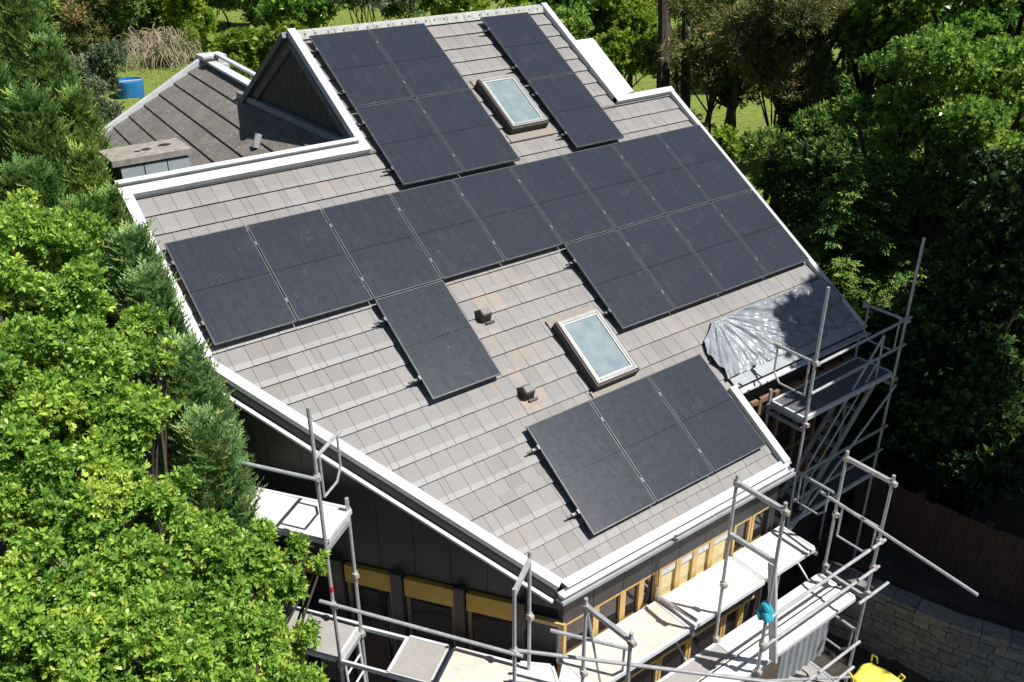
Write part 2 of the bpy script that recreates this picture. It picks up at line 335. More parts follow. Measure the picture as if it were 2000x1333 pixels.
# diagonal verge line in (u,v): (-0.14,1.90) to (2.60,6.46)
DU0, DV0, DU1, DV1 = -0.10, 1.92, 2.62, 6.40
def udiag(v): return DU0 + (v - DV0) * (DU1 - DU0) / (DV1 - DV0)
def clip(poly, inside, cut):
    out = []
    for i in range(len(poly)):
        a, b = poly[i], poly[(i + 1) % len(poly)]; ia, ib = inside(a), inside(b)
        if ia: out.append(a)
        if ia != ib: out.append(cut(a, b))
    return out
def clipdiag(poly, sh=0.0):
    f = lambda p: p[0] - udiag(p[1]) - sh
    return clip(poly, lambda p: f(p) >= 0, lambda a, b: tuple(a[k] + (b[k] - a[k]) * f(a) / (f(a) - f(b)) for k in (0, 1)))
def ranges(v):
    if v < -1.0: return (3.62, 8.98)
    if v < 5.0: return (-0.06, 10.38)
    return (1.5, 6.98)
def tiles():
    rr = random.Random(11); mb = MB(); P = 0.338; v0 = 2.11 - 17 * P
    k = 0
    while True:
        va = v0 + k * P; vb = va + P; k += 1
        if va > 6.42: break
        a, b = max(va, -3.7), min(vb, 6.44)
        if b - a < 0.03: continue
        segs = [(a, b)]
        for s in (-1.0, 5.0):
            if a < s < b: segs = [(a, s), (s, b)]
        for sa, sb in segs:
            if sb - sa < 0.02: continue
            u0, u1 = ranges((sa + sb) / 2); u = u0 - rr.uniform(0, 0.24)
            while u < u1:
                wd = 0.242 if rr.random() > 0.12 else rr.choice((0.1, 0.14))
                p0, p1 = max(u, u0), min(u + wd - 0.005, u1); u += wd
                if p1 - p0 < 0.02: continue
                poly = [(p0, sb), (p1, sb), (p1, sa), (p0, sa)]
                if sb > DV0: poly = clipdiag(poly)
                if len(poly) < 3: continue
                lift = 0.036; th = 0.018; jit = rr.uniform(-0.003, 0.003)
                hh = lambda v: HT - 0.03 + lift * (v - va) / P + jit * ((v - va) / P)
                tint = min(1, max(0, rr.gauss(0.5, 0.25)))
                vm = (sa + sb) / 2; um = (p0 + p1) / 2
                st_ = max(math.exp(-((um - 4.2) ** 2 + (vm - 2.2) ** 2) / 2.2), 1.3 * math.exp(-((um - 3.7) ** 2 + (vm - 3.7) ** 2) / .35), .9 * math.exp(-((um - 6.6) ** 2 / 0.7 + (vm + 0.5) ** 2 / .25)), .8 * math.exp(-((um - 1.9) ** 2 / .12 + (vm - 2.0) ** 2 / .1)), .8 * math.exp(-((um - 9.6) ** 2 / 1.2 + (vm - 3.7) ** 2 / .1)), 1.2 * math.exp(-((um - 5.2) ** 2 / .6 + (vm - 4.35) ** 2 / .04)), .35) * rr.uniform(0.3, 1.0)
                cool = (1 - sstep(1.0, 3.6, um - 0.5 * (vm - 3))) * sstep(-.5, 2.2, vm)
                # upper flat field and the lighter lower lip
                if vb - sb < 0.01 and sb - sa > 0.2:
                    vl = sb - 0.085
                    up = [(p[0], min(p[1], vl)) for p in poly]
                    polyU = clip(poly, lambda p: p[1] <= vl, lambda a_, b_: tuple(a_[q] + (b_[q] - a_[q]) * (vl - a_[1]) / (b_[1] - a_[1]) for q in (0, 1)))
                    polyL = clip(poly, lambda p: p[1] >= vl, lambda a_, b_: tuple(a_[q] + (b_[q] - a_[q]) * (vl - a_[1]) / (b_[1] - a_[1]) for q in (0, 1)))
                    if len(polyU) > 2: mb.hexa([rp(p[0], p[1], hh(p[1]) - th) for p in polyU], [rp(p[0], p[1], hh(p[1])) for p in polyU], tint=tint, stain=st_, nose=0.0)
                    if len(polyL) > 2: mb.hexa([rp(p[0], p[1], hh(p[1]) - th) for p in polyL], [rp(p[0], p[1], hh(p[1]) - 0.011 * max(0, (p[1] - vl) / 0.085)) for p in polyL], tint=tint, stain=st_, nose=0.08 + 0.92 * cool)
                else:
                    mb.hexa([rp(p[0], p[1], hh(p[1]) - th) for p in poly], [rp(p[0], p[1], hh(p[1])) for p in poly], tint=tint, stain=st_, nose=0.0)
    return mb
roof = MB()
# roof slab under the tiles (dark underlay seen in the joints)
def slab(mb, poly, h0, h1): return mb.hexa([rp(p[0], p[1], h0) for p in poly], [rp(p[0], p[1], h1) for p in poly])
slab(roof, [(3.56, -1.0), (9.02, -1.0), (9.02, -3.76), (3.56, -3.76)], -0.34, -0.158)
slab(roof, [(-0.1, DV0), (10.42, DV0), (10.42, -1.0), (-0.1, -1.0)], -0.34, -0.1585)
slab(roof, [(udiag(5.0), 5.0), (10.42, 5.0), (10.42, DV0), (-0.1, DV0)], -0.34, -0.159)
slab(roof, [(udiag(6.4), 6.4), (7.0, 6.4), (7.0, 5.0), (udiag(5.0), 5.0)], -0.34, -0.1595)
roof_o = hpart(roof, 'roof', 'underlay')
RO = Vector((0, 0, 0))
hpart(tiles(), 'roof_tiles', 'tile', roof_o)
# rear slope
RZ = rp(0, -3.76, -0.17); RY = RZ.y
rs = MB(); dz = 2.7 * tt
rs.hexa([(3.5, RY, RZ.z - .2), (9.02, RY, RZ.z - .2), (9.02, RY + 2.7, RZ.z - .2 - dz), (3.5, RY + 2.7, RZ.z - .2 - dz)], [(3.5, RY, RZ.z), (9.02, RY, RZ.z), (9.02, RY + 2.7, RZ.z - dz), (3.5, RY + 2.7, RZ.z - dz)])
hpart(rs, 'rear_roof', 'annex_tile', roof_o)

# metal edge flashings (each strip a part of the roof)
def strip(a, b, wd, h0=-0.16, h1=-0.03, side=0.5, name='verge_flashing', m='white_metal'):
    (ua, va), (ub, vb) = a, b; L = math.hypot(ub - ua, vb - va); nu, nv = -(vb - va) / L, (ub - ua) / L
    q = [(ua - nu * wd * side, va - nv * wd * side), (ub - nu * wd * side, vb - nv * wd * side), (ub + nu * wd * (1 - side), vb + nv * wd * (1 - side)), (ua + nu * wd * (1 - side), va + nv * wd * (1 - side))]
    area = sum(q[i][0] * q[(i + 1) % 4][1] - q[(i + 1) % 4][0] * q[i][1] for i in range(4))
    if area > 0: q = q[::-1]
    mb = MB(); slab(mb, q, h0, h1); return hpart(mb, name, m, roof_o)
strip((-0.15, -1.0), (-0.15, 1.99), 0.145)
strip((-0.155, 1.9), (2.56, 6.375), 0.125, h1=-0.032)
strip((6.98, 6.40), (6.98, 5.0), 0.13, h1=-0.045)
strip((10.45, 5.03), (10.45, -1.0), 0.10, h1=-0.05)
strip((8.97, -1.03), (10.5, -1.03), 0.13, h1=-0.034)
strip((9.03, -1.0), (9.03, -3.8), 0.12, h1=-0.031)
strip((3.56, -3.82), (3.56, -0.98), 0.14, h1=-0.029)
strip((-0.23, -1.02), (3.63, -1.02), 0.15, h1=-0.027)
strip((-0.24, -1.16), (3.5, -1.16), 0.07, h1=0.02, m='white_metal')
# second thin drip edge under the diagonal verge and left verge
for (a, b) in (((-0.165, 1.9), (2.55, 6.375)),):
    L = math.hypot(b[0] - a[0], b[1] - a[1]); nu, nv = -(b[1] - a[1]) / L, (b[0] - a[0]) / L
    mb = MB(); nx, ny = (nu, nv) if nu < 0 else (-nu, -nv); p, q = rp(*a, -0.16), rp(*b, -0.16)
    OUT = Vector((nx, -ny * ct, 0)).normalized()
    for dz, wd, hh, mt, nm in ((-0.07, 0.05, 0.11, 'dark_wall', 'verge_board'), (-0.15, 0.06, 0.03, 'white_metal', 'drip_edge')):
        o_ = OUT * (.04 if nm == 'verge_board' else .115); m2 = MB(); m2.bar(p + o_ + Vector((0, 0, dz)), q + o_ + Vector((0, 0, dz)), wd, hh); hpart(m2, nm, mt, roof_o)
# ridge cap with clip nubs
rc = MB(); 
for i in range(14):
    a = 3.56 + i * 5.44 / 14; b = a + 5.44 / 14 - 0.01
    c = rp(0, -3.78, -0.10)
    for s in (1, -1):
        pass
    rc.hexa([(a, c.y - .13, c.z - .10), (b, c.y - .13, c.z - .10), (b, c.y + .16, c.z - .08), (a, c.y + .16, c.z - .08)], [(a, c.y - .07, c.z + .01), (b, c.y - .07, c.z + .01), (b, c.y + .07, c.z + .03), (a, c.y + .07, c.z + .03)])
for i in range(22):
    a = 3.75 + i * .24 + .05 * math.sin(i * 5.1); c = rp(0, -3.78, -0.10); rc.box((a, c.y - .105, c.z - .03), (a + .025, c.y - .08, c.z - .004))
rco = hpart(rc, 'ridge_cap', basic('ridge_concrete', (0.46, 0.46, 0.43), (0.3, 0.32, 0.27), 0.8, 10), roof_o)
# white membrane strip beyond the right verge
mb = MB(); slab(mb, [(9.1, -1.1), (9.58, -1.2), (9.62, -2.73), (9.1, -2.73)], -0.3, -0.1); hpart(mb, 'side_canopy', basic('cream_membrane', (0.8, 0.76, 0.7), (0.74, 0.7, 0.64), 0.7, 3), roof_o)

# front gutter and the tarp side gutter
def gutter(x0, x1, y, z, name='gutter'):
    mb = MB(); n = 10; r = 0.06; prof = [(y + r * math.cos(a), z + r * math.sin(a)) for a in [PI + PI * k / n for k in range(n + 1)]]
    prof2 = [(y + (r - .006) * math.cos(a), z + (r - .006) * math.sin(a)) for a in [PI + PI * k / n for k in range(n + 1)]]
    for A in (prof, prof2[::-1]):
        for i in range(n): mb.quad((x0, *A[i]), (x1, *A[i]), (x1, *A[i + 1]), (x0, *A[i + 1]))
    mb.box((x0, y - r - .012, z - .012), (x1, y - r + .004, z + .012)); 
    for xe in (x0, x1): mb.quad(*[(xe, *p) for p in prof])
    return hpart(mb, name, 'white_metal', roof_o)
ez = rp(0, 6.42, -.15)
gutter(2.52, 7.03, ez.y - 0.07, ez.z - 0.015)
mb = MB(); slab(mb, [(2.66, 6.46), (7.0, 6.46), (7.0, 6.34), (2.6, 6.34)], -0.1, -0.088); hpart(mb, 'eave_flashing', 'white_metal', roof_o)
mb = MB(); mb.box((2.5, ez.y - .155, ez.z - .13), (7.07, ez.y - .02, ez.z - .085)); hpart(mb, 'gutter_board', 'grey_metal', roof_o)
e2 = rp(0, 5.02, -.15); gutter(7.06, 10.52, e2.y - 0.075, e2.z - 0.03)
mb = MB(); slab(mb, [(7.06, 5.04), (10.42, 5.04), (10.42, 4.76), (7.06, 4.76)], -0.108, -0.085); hpart(mb, 'eave_flashing', 'grey_metal', roof_o)
# gutter board along the return edge at u=7
mb = MB(); mb.bar(rp(7.09, 6.44, -.17), rp(7.09, 5.06, -.17), 0.07, 0.05); hpart(mb, 'drip_edge', 'grey_metal', roof_o)

# walls
def zroof(y, h=-0.34): return y * tt + h / ct
WY = -5.30; GZ = -8.6
CA = Vector((2.66, WY, 0)); CB = Vector((0.0, -1.5, 0)); DE = (CA - CB).normalized()      # diagonal wall, from kink to the front corner
DNRM = Vector((DE.y, -DE.x, 0)); 
if DNRM.x > 0: DNRM = -DNRM
# front wall, upper dark cladding in panels
wf = MB(); xs = [2.66, 3.18, 3.72, 4.26, 4.8, 5.34, 5.88, 6.42, 6.95]
for i in range(len(xs) - 1):
    wf.box((xs[i] + .004, WY + .002, -4.28), (xs[i + 1] - .004, WY + .12, -3.58))
wf.box((2.7, WY + .03, -4.9), (6.94, WY + .14, -3.6)) if False else None
hpart(wf, 'front_cladding', 'dark_wall')
wb = MB(); wb.box((2.72, WY + .13, GZ), (6.93, WY + .25, -3.62)); hpart(wb, 'front_wall', 'underlay')
low = MB(); low.box((2.68, WY + .01, -6.1), (6.94, WY + .125, -4.93)); low.box((2.68, WY + .01, GZ), (6.94, WY + .125, -7.0)); hpart(low, 'front_cladding', 'dark_wall')
def window(x0, x1, z0, z1, y, pane='window_glass', fr=0.05, blind=False):
    f = MB(); yy0, yy1 = y - .012, y + .09
    f.box((x0, yy0, z0), (x0 + fr, yy1, z1)); f.box((x1 - fr, yy0, z0), (x1, yy1, z1)); f.box((x0 + fr, yy0 + .003, z1 - fr), (x1 - fr, yy1, z1)); f.box((x0 + fr, yy0 - .02, z0), (x1 - fr, yy1, z0 + fr * .8))
    fo = hpart(f, 'window', 'yellow_wood')
    p = MB(); p.box((x0 + fr, y + .03, z0 + fr * .8), (x1 - fr, y + .06, z1 - fr)); hpart(p, 'pane', pane, fo)
    if blind:
        b = MB(); b.box((x0 + fr + .01, y + .0, z1 - fr - .12), (x1 - fr - .01, y + .025, z1 - fr - .002)); hpart(b, 'blind', 'white_metal', fo)
    return fo
wx = [2.68, 3.25, 3.74, 4.09, 4.40]
for i in range(4): window(wx[i], wx[i + 1], -4.94, -4.285, WY + .02)
wx = [4.43, 4.82, 5.17, 5.52, 5.95]
for i in range(4): window(wx[i], wx[i + 1], -4.94, -4.285, WY + .02, pane='pale_board', blind=True)
for a, b in ((6.0, 6.4), (6.42, 6.9)): window(a, b, -4.94, -4.285, WY + .02)
for a, b in ((2.7, 3.3), (3.32, 3.95), (3.97, 4.6), (4.62, 5.25), (5.27, 6.05), (6.07, 6.48), (6.5, 6.92)): window(a, b, -6.98, -6.12, WY + .02)
# diagonal wall
def dwall(s0, s1, o0, o1, z0, z1, zt=None):
    P = lambda s, o, z: CA + DE * s + DNRM * o + Vector((0, 0, z))
    zt0, zt1 = (z1, z1) if zt is None else zt
    q = [P(s0, o0, 0), P(s1, o0, 0), P(s1, o1, 0), P(s0, o1, 0)]
    ar = sum(q[i].x * q[(i + 1) % 4].y - q[(i + 1) % 4].x * q[i].y for i in range(4))
    zt_ = [zt0, zt1, zt1, zt0]
    b = [p + Vector((0, 0, z0)) for p in q]; t = [p + Vector((0, 0, zz)) for p, zz in zip(q, zt_)]
    if ar < 0: b, t = b[::-1], t[::-1]
    return b, t
SL = (CA - CB).length
def ztop(s): return zroof((CA + DE * s).y, -0.30) - 0.02
dw = MB(); n = 9
for i in range(n):
    s0 = -SL + SL * i / n + .004; s1 = -SL + SL * (i + 1) / n - .004
    dw.hexa(*dwall(s0, s1, -.10, 0.0, -4.02, 0, (ztop(s0), ztop(s1))))
hpart(dw, 'side_cladding', 'dark_wall')
db = MB(); db.hexa(*dwall(-SL, -.02, -.25, -.11, GZ, 0, (ztop(-SL), ztop(0)))); hpart(db, 'side_wall', 'underlay')
def sof(y): return zroof(y)
# blinds and tall glazed openings between dark posts
def dpx(s): return s
for (a, b) in ((-4.3, -3.35), (-3.12, -2.42), (-2.22, -1.5), (-1.32, -.62)):
    bx = MB(); bx.hexa(*dwall(a, b, -.02, .06, -4.36, -4.06)); bo = hpart(bx, 'roller_blind', 'ochre_blind')
    fr = MB(); fr.hexa(*dwall(a, a + .05, -.05, .02, -6.6, -4.37)); fr.hexa(*dwall(b - .05, b, -.05, .02, -6.6, -4.37)); fr.hexa(*dwall(a + .05, b - .05, -.05, .018, -6.65, -6.58)); fo = hpart(fr, 'window', 'rust_bar')
    gl = MB(); gl.hexa(*dwall(a + .05, b - .05, -.03, -.02, -6.58, -4.34)); hpart(gl, 'pane', 'window_glass', fo)
ps = MB()
for a, b in ((-3.33, -3.14), (-2.4, -2.24), (-1.48, -1.34), (-.6, -.5)): ps.hexa(*dwall(a, b, -.1, .1, GZ, -3.98))
hpart(ps, 'wall_post', 'dark_wall')
dl = MB(); dl.hexa(*dwall(-.48, 0, -.06, .0, -4.86, -4.3)); dl.hexa(*dwall(-SL, 0.0, -.1, -.03, GZ, -6.66)); hpart(dl, 'side_cladding', 'dark_wall')
db2 = MB(); db2.hexa(*dwall(-.5, .02, -.05, .025, -4.31, -4.25)); db2.hexa(*dwall(-.06, .02, -.05, .022, -6.0, -4.312)); hpart(db2, 'corner_trim', 'yellow_wood')
# left wall, right walls, rear walls
lw = MB(); lw.hexa([(0, -1.5, GZ), (.15, -1.5, GZ), (.15, .9, GZ), (0, .9, GZ)], [(0, -1.5, zroof(-1.5)), (.15, -1.5, zroof(-1.5)), (.15, .9, zroof(.9)), (0, .9, zroof(.9))]); hpart(lw, 'left_wall', 'dark_wall')
rw = MB(); rw.hexa([(6.8, WY, GZ), (6.95, WY, GZ), (6.95, -4.06, GZ), (6.8, -4.06, GZ)], [(6.8, WY, zroof(WY)), (6.95, WY, zroof(WY)), (6.95, -4.06, zroof(-4.06)), (6.8, -4.06, zroof(-4.06))]); hpart(rw, 'return_wall', 'dark_wall')
rw = MB(); rw.box((6.96, -4.06, GZ), (10.3, -3.9, zroof(-4.06))); hpart(rw, 'recess_wall', 'underlay')
rw = MB(); rw.hexa([(10.15, -4.0, GZ), (10.3, -4.0, GZ), (10.3, .85, GZ), (10.15, .85, GZ)], [(10.15, -4.0, zroof(-4.0)), (10.3, -4.0, zroof(-4.0)), (10.3, .85, zroof(.85)), (10.15, .85, zroof(.85))]); hpart(rw, 'right_wall', 'dark_wall')
rw = MB(); rw.box((-.1, .86, GZ), (10.3, 1.0, .42)); hpart(rw, 'cross_wall', 'dark_wall')
# recess wall timber frame behind the tower scaffold
for i, x in enumerate((7.2, 7.75, 8.3, 8.85, 9.4, 9.95)):
    f = MB(); f.box((x, -4.16, -6.6), (x + .07, -4.065, -3.3)); hpart(f, 'window_post', 'rust_bar')
f = MB(); f.box((7.0, -4.15, -3.38), (10.28, -4.064, -3.3)); f.box((7.0, -4.148, -4.7), (10.28, -4.068, -4.63)); hpart(f, 'window_rail', 'rust_bar')
for i, x in enumerate((7.27, 7.82, 8.37, 8.92, 9.47)):
    f = MB(); f.box((x, -4.1, -4.63), (x + .48, -4.07, -3.38)); hpart(f, 'pane', 'window_glass')
# gable above the annex
gb = MB(); yA, yB, yC = 0.9, RY, RY + 2.62
zb = 0.3
for i in range(20):
    ya, yb = yA + (yC - yA) * i / 20 + .006, yA + (yC - yA) * (i + 1) / 20 - .006
    zt = lambda y: RZ.z - .1 - abs(y - yB) * tt
    pts = [(GX + .02, ya, zb), (GX + .02, yb, zb)]; top = [(GX + .02, yb, zt(yb)), (GX + .02, ya, zt(ya))]
    if min(zt(ya), zt(yb)) < zb: continue
    gb.hexa([(GX + .02, yb, zb), (GX + .02, ya, zb), (GX + .1, ya, zb), (GX + .1, yb, zb)], [(GX + .02, yb, zt(yb)), (GX + .02, ya, zt(ya)), (GX + .1, ya, zt(ya)), (GX + .1, yb, zt(yb))])
hpart(gb, 'gable_wall', 'gable_board')
gk = MB(); gk.hexa([(GX + .11, yC, -8), (GX + .11, yA, -8), (GX + .25, yA, -8), (GX + .25, yC, -8)], [(GX + .11, yC, .3), (GX + .11, yA, .3), (GX + .25, yA, .3), (GX + .25, yC, .3)]); gk.hexa([(GX + .11, yB + .01, .3), (GX + .11, yA, .3), (GX + .25, yA, .3), (GX + .25, yB + .01, .3)], [(GX + .11, yB + .01, RZ.z - .2), (GX + .11, yA, .42), (GX + .25, yA, .42), (GX + .25, yB + .01, RZ.z - .2)]); gk.hexa([(GX + .105, yC, .3), (GX + .105, yB + .02, .3), (GX + .25, yB + .02, .3), (GX + .25, yC, .3)], [(GX + .105, yC, .4), (GX + .105, yB + .02, RZ.z - .2), (GX + .25, yB + .02, RZ.z - .2), (GX + .25, yC, .4)]); gk.box((GX + .0, yA, -1.5), (GX + .1, yC + .1, .29)); hpart(gk, 'gable_backing', 'underlay')
bb = MB(); bb.bar((GX - .05, yB + .0, RZ.z + .05), (GX - .05, yC + .12, RZ.z + .05 - (2.74) * tt), 0.15, 0.1); hpart(bb, 'barge_board', 'barge_trim', roof_o)
bb = MB(); bb.bar((GX - .02, yB - .04, RZ.z - .07), (GX - .02, .95, zroof(.95, -.24)), 0.06, 0.12); hpart(bb, 'barge_board', 'barge_trim', roof_o)
# rear wall
rr_ = MB(); rr_.box((3.6, yC - .1, GZ), (8.95, yC + .02, .4)); rr_.hexa([(8.8, .86, GZ), (8.95, .86, GZ), (8.95, yC, GZ), (8.8, yC, GZ)], [(8.8, .86, .4), (8.95, .86, .4), (8.95, yC, .4), (8.8, yC, .4)]); hpart(rr_, 'rear_wall', 'dark_wall')

# roof windows
M['window_metal'] = basic('window_metal', (0.34, 0.33, 0.31), (0.27, 0.265, 0.25), 0.4, 7, metal=.2)
def roof_window(u0, u1, v0, v1, h=0.05):
    mb = MB(); fw = .045
    slab(mb, [(u0, v1), (u0 + fw, v1), (u0 + fw, v0), (u0, v0)], HT, h); slab(mb, [(u1 - fw, v1), (u1, v1), (u1, v0), (u1 - fw, v0)], HT, h)
    slab(mb, [(u0 + fw, v0 + fw * 1.2), (u1 - fw, v0 + fw * 1.2), (u1 - fw, v0), (u0 + fw, v0)], HT, h - .003); slab(mb, [(u0 + fw, v1), (u1 - fw, v1), (u1 - fw, v1 - fw), (u0 + fw, v1 - fw)], HT, h - .003)
    o = hpart(mb, 'roof_window', 'window_metal')
    sa = MB(); a0, a1, b0, b1, q = u0 + fw + .004, u1 - fw - .004, v0 + fw * 1.2 + .004, v1 - fw - .004, .022
    slab(sa, [(a0, b1), (a0 + q, b1), (a0 + q, b0), (a0, b0)], h - .06, h - .012); slab(sa, [(a1 - q, b1), (a1, b1), (a1, b0), (a1 - q, b0)], h - .06, h - .012); slab(sa, [(a0 + q, b0 + q), (a1 - q, b0 + q), (a1 - q, b0), (a0 + q, b0)], h - .06, h - .014); slab(sa, [(a0 + q, b1), (a1 - q, b1), (a1 - q, b1 - q * 1.6), (a0 + q, b1 - q * 1.6)], h - .06, h - .014); hpart(sa, 'sash', 'white_metal', o)
    sk = MB()
    slab(sk, [(u0 - .03, v1 + .02), (u0 - .003, v1 + .02), (u0 - .003, v0 - .02), (u0 - .03, v0 - .02)], HT, h - .02); slab(sk, [(u1 + .003, v1 + .02), (u1 + .03, v1 + .02), (u1 + .03, v0 - .02), (u1 + .003, v0 - .02)], HT, h - .02)
    slab(sk, [(u0 - .028, v1 + .035), (u1 + .028, v1 + .035), (u1 + .028, v1 + .003), (u0 - .028, v1 + .003)], HT, h - .03)
    hpart(sk, 'window_cladding', 'vent_black', o)
    s = MB(); slab(s, [(u0 + fw + .002, v1 - fw - .002), (u1 - fw - .002, v1 - fw - .002), (u1 - fw - .002, v0 + fw * 1.2 + .002), (u0 + fw + .002, v0 + fw * 1.2 + .002)], HT, h - .03); hpart(s, 'pane', 'pane', o)
    b = MB(); slab(b, [(u0 + fw + .03, v1 - fw + .012), (u1 - fw - .03, v1 - fw + .012), (u1 - fw - .03, v1 - fw - .02), (u0 + fw + .03, v1 - fw - .02)], h - .0295, h + .006); hpart(b, 'handle_rail', 'grey_metal', o)
    a = MB(); slab(a, [(u0 - .1, v1 + .2), (u1 + .1, v1 + .2), (u1 + .1, v1 + .02), (u0 - .1, v1 + .02)], HT - .02, HT + .012); hpart(a, 'apron_flashing', 'apron', o)
    t2 = MB(); slab(t2, [(u0 - .06, v0 - .003), (u1 + .06, v0 - .003), (u1 + .06, v0 - .15), (u0 - .06, v0 - .15)], HT - .02, HT + .02); hpart(t2, 'top_flashing', 'apron', o)
    return o
M['apron'] = basic('apron', (0.27, 0.22, 0.16), (0.22, 0.205, 0.185), 0.7, 9, lo=.42, hi=.58)
roof_window(6.32, 7.08, -1.97, -0.78); roof_window(4.74, 5.53, 3.02, 4.16)
# two little roof vents
for (u, v) in ((3.78, 2.46), (3.69, 3.83)):
    mb = MB(); w2 = .085
    mb.hexa([rp(u - w2, v + .09, HT), rp(u + w2, v + .09, HT), rp(u + w2, v - .13, HT), rp(u - w2, v - .13, HT)], [rp(u - w2 * .9, v + .05, HT + .15), rp(u + w2 * .9, v + .05, HT + .15), rp(u + w2 * .9, v - .05, HT + .15), rp(u - w2 * .9, v - .05, HT + .15)])
    o = hpart(mb, 'roof_vent', 'tile'); mb = MB(); mb.hexa([rp(u - w2 - .012, v + .075, HT), rp(u - w2 - .003, v + .075, HT), rp(u - w2 - .003, v - .1, HT), rp(u - w2 - .012, v - .1, HT)], [rp(u - w2 - .006, v + .05, HT + .14), rp(u - w2 + .002, v + .05, HT + .14), rp(u - w2 + .002, v - .04, HT + .14), rp(u - w2 - .006, v - .04, HT + .14)])
    mb.hexa([rp(u - w2 * .9, v + .102, HT), rp(u + w2 * .9, v + .102, HT), rp(u + w2 * .9, v + .094, HT), rp(u - w2 * .9, v + .094, HT)], [rp(u - w2 * .8, v + .062, HT + .13), rp(u + w2 * .8, v + .062, HT + .13), rp(u + w2 * .8, v + .056, HT + .13), rp(u - w2 * .8, v + .056, HT + .13)])
    hpart(mb, 'vent_shade', 'vent_black', o)  # black plates paint the shade on the vent's left and lower faces
    mb = MB(); slab(mb, [(u - .03, v + .15), (u + .12, v + .15), (u + .12, v + .11), (u - .03, v + .11)], HT, HT + .02); hpart(mb, 'vent_lip', 'vent_black', o)

# ------------------------------------------------------------------ annex with the low brown roof and the chimney
annex = empty('annex', (1.5, 5, -8.6)); tag(annex, 'low side wing with a weathered brown roof behind the dark gable', 'house wing')
def apart(mb, name, m, parent=None, **kw):
    mb.v = [tuple(Vector(v) - Vector(annex.location)) for v in mb.v]; return mb.build(name, m, parent or annex, **kw)
A0 = Vector((3.50, .97, .45)); A1 = Vector((3.95, 9.1, .60)); SLP = 0.5234
def ap(t, d, h=0):      # t 0..1 along the ridge, d horizontal metres down the slope
    p = A0.lerp(A1, t); return Vector((p.x - d, p.y, p.z - d * SLP + h))
ar = MB(); ND = 12; ndd = 0.362
for i in range(ND):
    d0, d1 = i * ndd, (i + 1) * ndd + .03
    ar.hexa([ap(0, d1, -.05), ap(0, d0, -.09), ap(1, d0, -.09), ap(1, d1, -.05)][::-1], [ap(0, d1, .022), ap(0, d0, -.02), ap(1, d0, -.02), ap(1, d1, .022)][::-1])
aro = apart(ar, 'roof', 'annex_tile')
vf = MB(); vf.bar(ap(1, -.02, .03) + Vector((0, .06, 0)), ap(1, ND * ndd, .03) + Vector((0, .06, 0)), .14, .12); apart(vf, 'verge_flashing', 'white_metal', aro)
rf = MB(); rf.bar(ap(.60, -.02, .05), ap(.97, -.02, .05), .2, .05); apart(rf, 'ridge_flashing', 'white_metal', aro)
rf = MB(); rf.bar(ap(.62, -.26, .02), ap(.98, -.26, .02), .1, .05); apart(rf, 'ridge_flashing', 'white_metal', aro)
rf = MB(); rf.bar((3.49, .95, .47), (3.49, 5.95, .47), .1, .12); apart(rf, 'gable_flashing', 'shade_trim', aro)
eb = MB(); e = ap(1, -.05, 0); eb.box((e.x - .12, e.y - .2, e.z - .1), (e.x + .42, e.y + .3, e.z + .1)); eb.box((e.x + .26, e.y - .22, e.z - .8), (e.x + .44, e.y + .28, e.z - .101)); apart(eb, 'ridge_end', 'white_metal', aro)
ec = MB(); ec.box((e.x - .2, e.y - .55, e.z - .02), (e.x + .06, e.y - .21, e.z + .06)); apart(ec, 'ridge_cap', 'vent_black', aro)
pp = MB(); p = ap(.33, 1.0, 0); 
p = Vector((2.78, 3.5, .17)); pp.tube(p - Vector((.02, .0, .12)), p + Vector((.09, .06, .1)), .065, 14); apart(pp, 'vent_pipe', 'grey_metal', smooth=False)
bw = MB(); l = ap(0, ND * ndd); bw.box((-.3, 1.1, GZ), (-.15, 9.0, -1.95)); bw.box((-.15, 8.9, GZ), (4.2, 9.05, -2.0)); apart(bw, 'wall', 'dark_wall')
ch = MB(); cx0, cx1, cy0, cy1, cz = .06, 1.08, 1.86, 2.5, .70
for i in range(3):
    a = cx0 + (cx1 - cx0) * i / 3 + .008; b = cx0 + (cx1 - cx0) * (i + 1) / 3 - .008; ch.box((a, cy0 - .02, -1.6), (b, cy0, cz - .12))
cho = None
cc = MB(); cc.box((cx0 + .005, cy0 + .002, -2), (cx1 - .005, cy1, cz - .12)); cho = apart(cc, 'chimney', 'vent_black'); apart(ch, 'chimney_cladding', 'chimney_clad', cho)
cp = MB(); cp.box((cx0 - .1, cy0 - .045, cz - .09), (cx1 + .06, cy1 + .06, cz)); apart(cp, 'chimney_cap', 'chimney_cap', cho)
cf = MB()
for (x, y, r) in ((.42, 2.14, .05), (.56, 2.18, .075), (.86, 2.26, .095)):
    ring = [(x + r * math.cos(k * PI / 8) * (1 + .2 * math.sin(3 * k)), y + r * .8 * math.sin(k * PI / 8), cz + .004) for k in range(16)]; cf.quad(*ring)
apart(cf, 'flue', 'soot', cho)

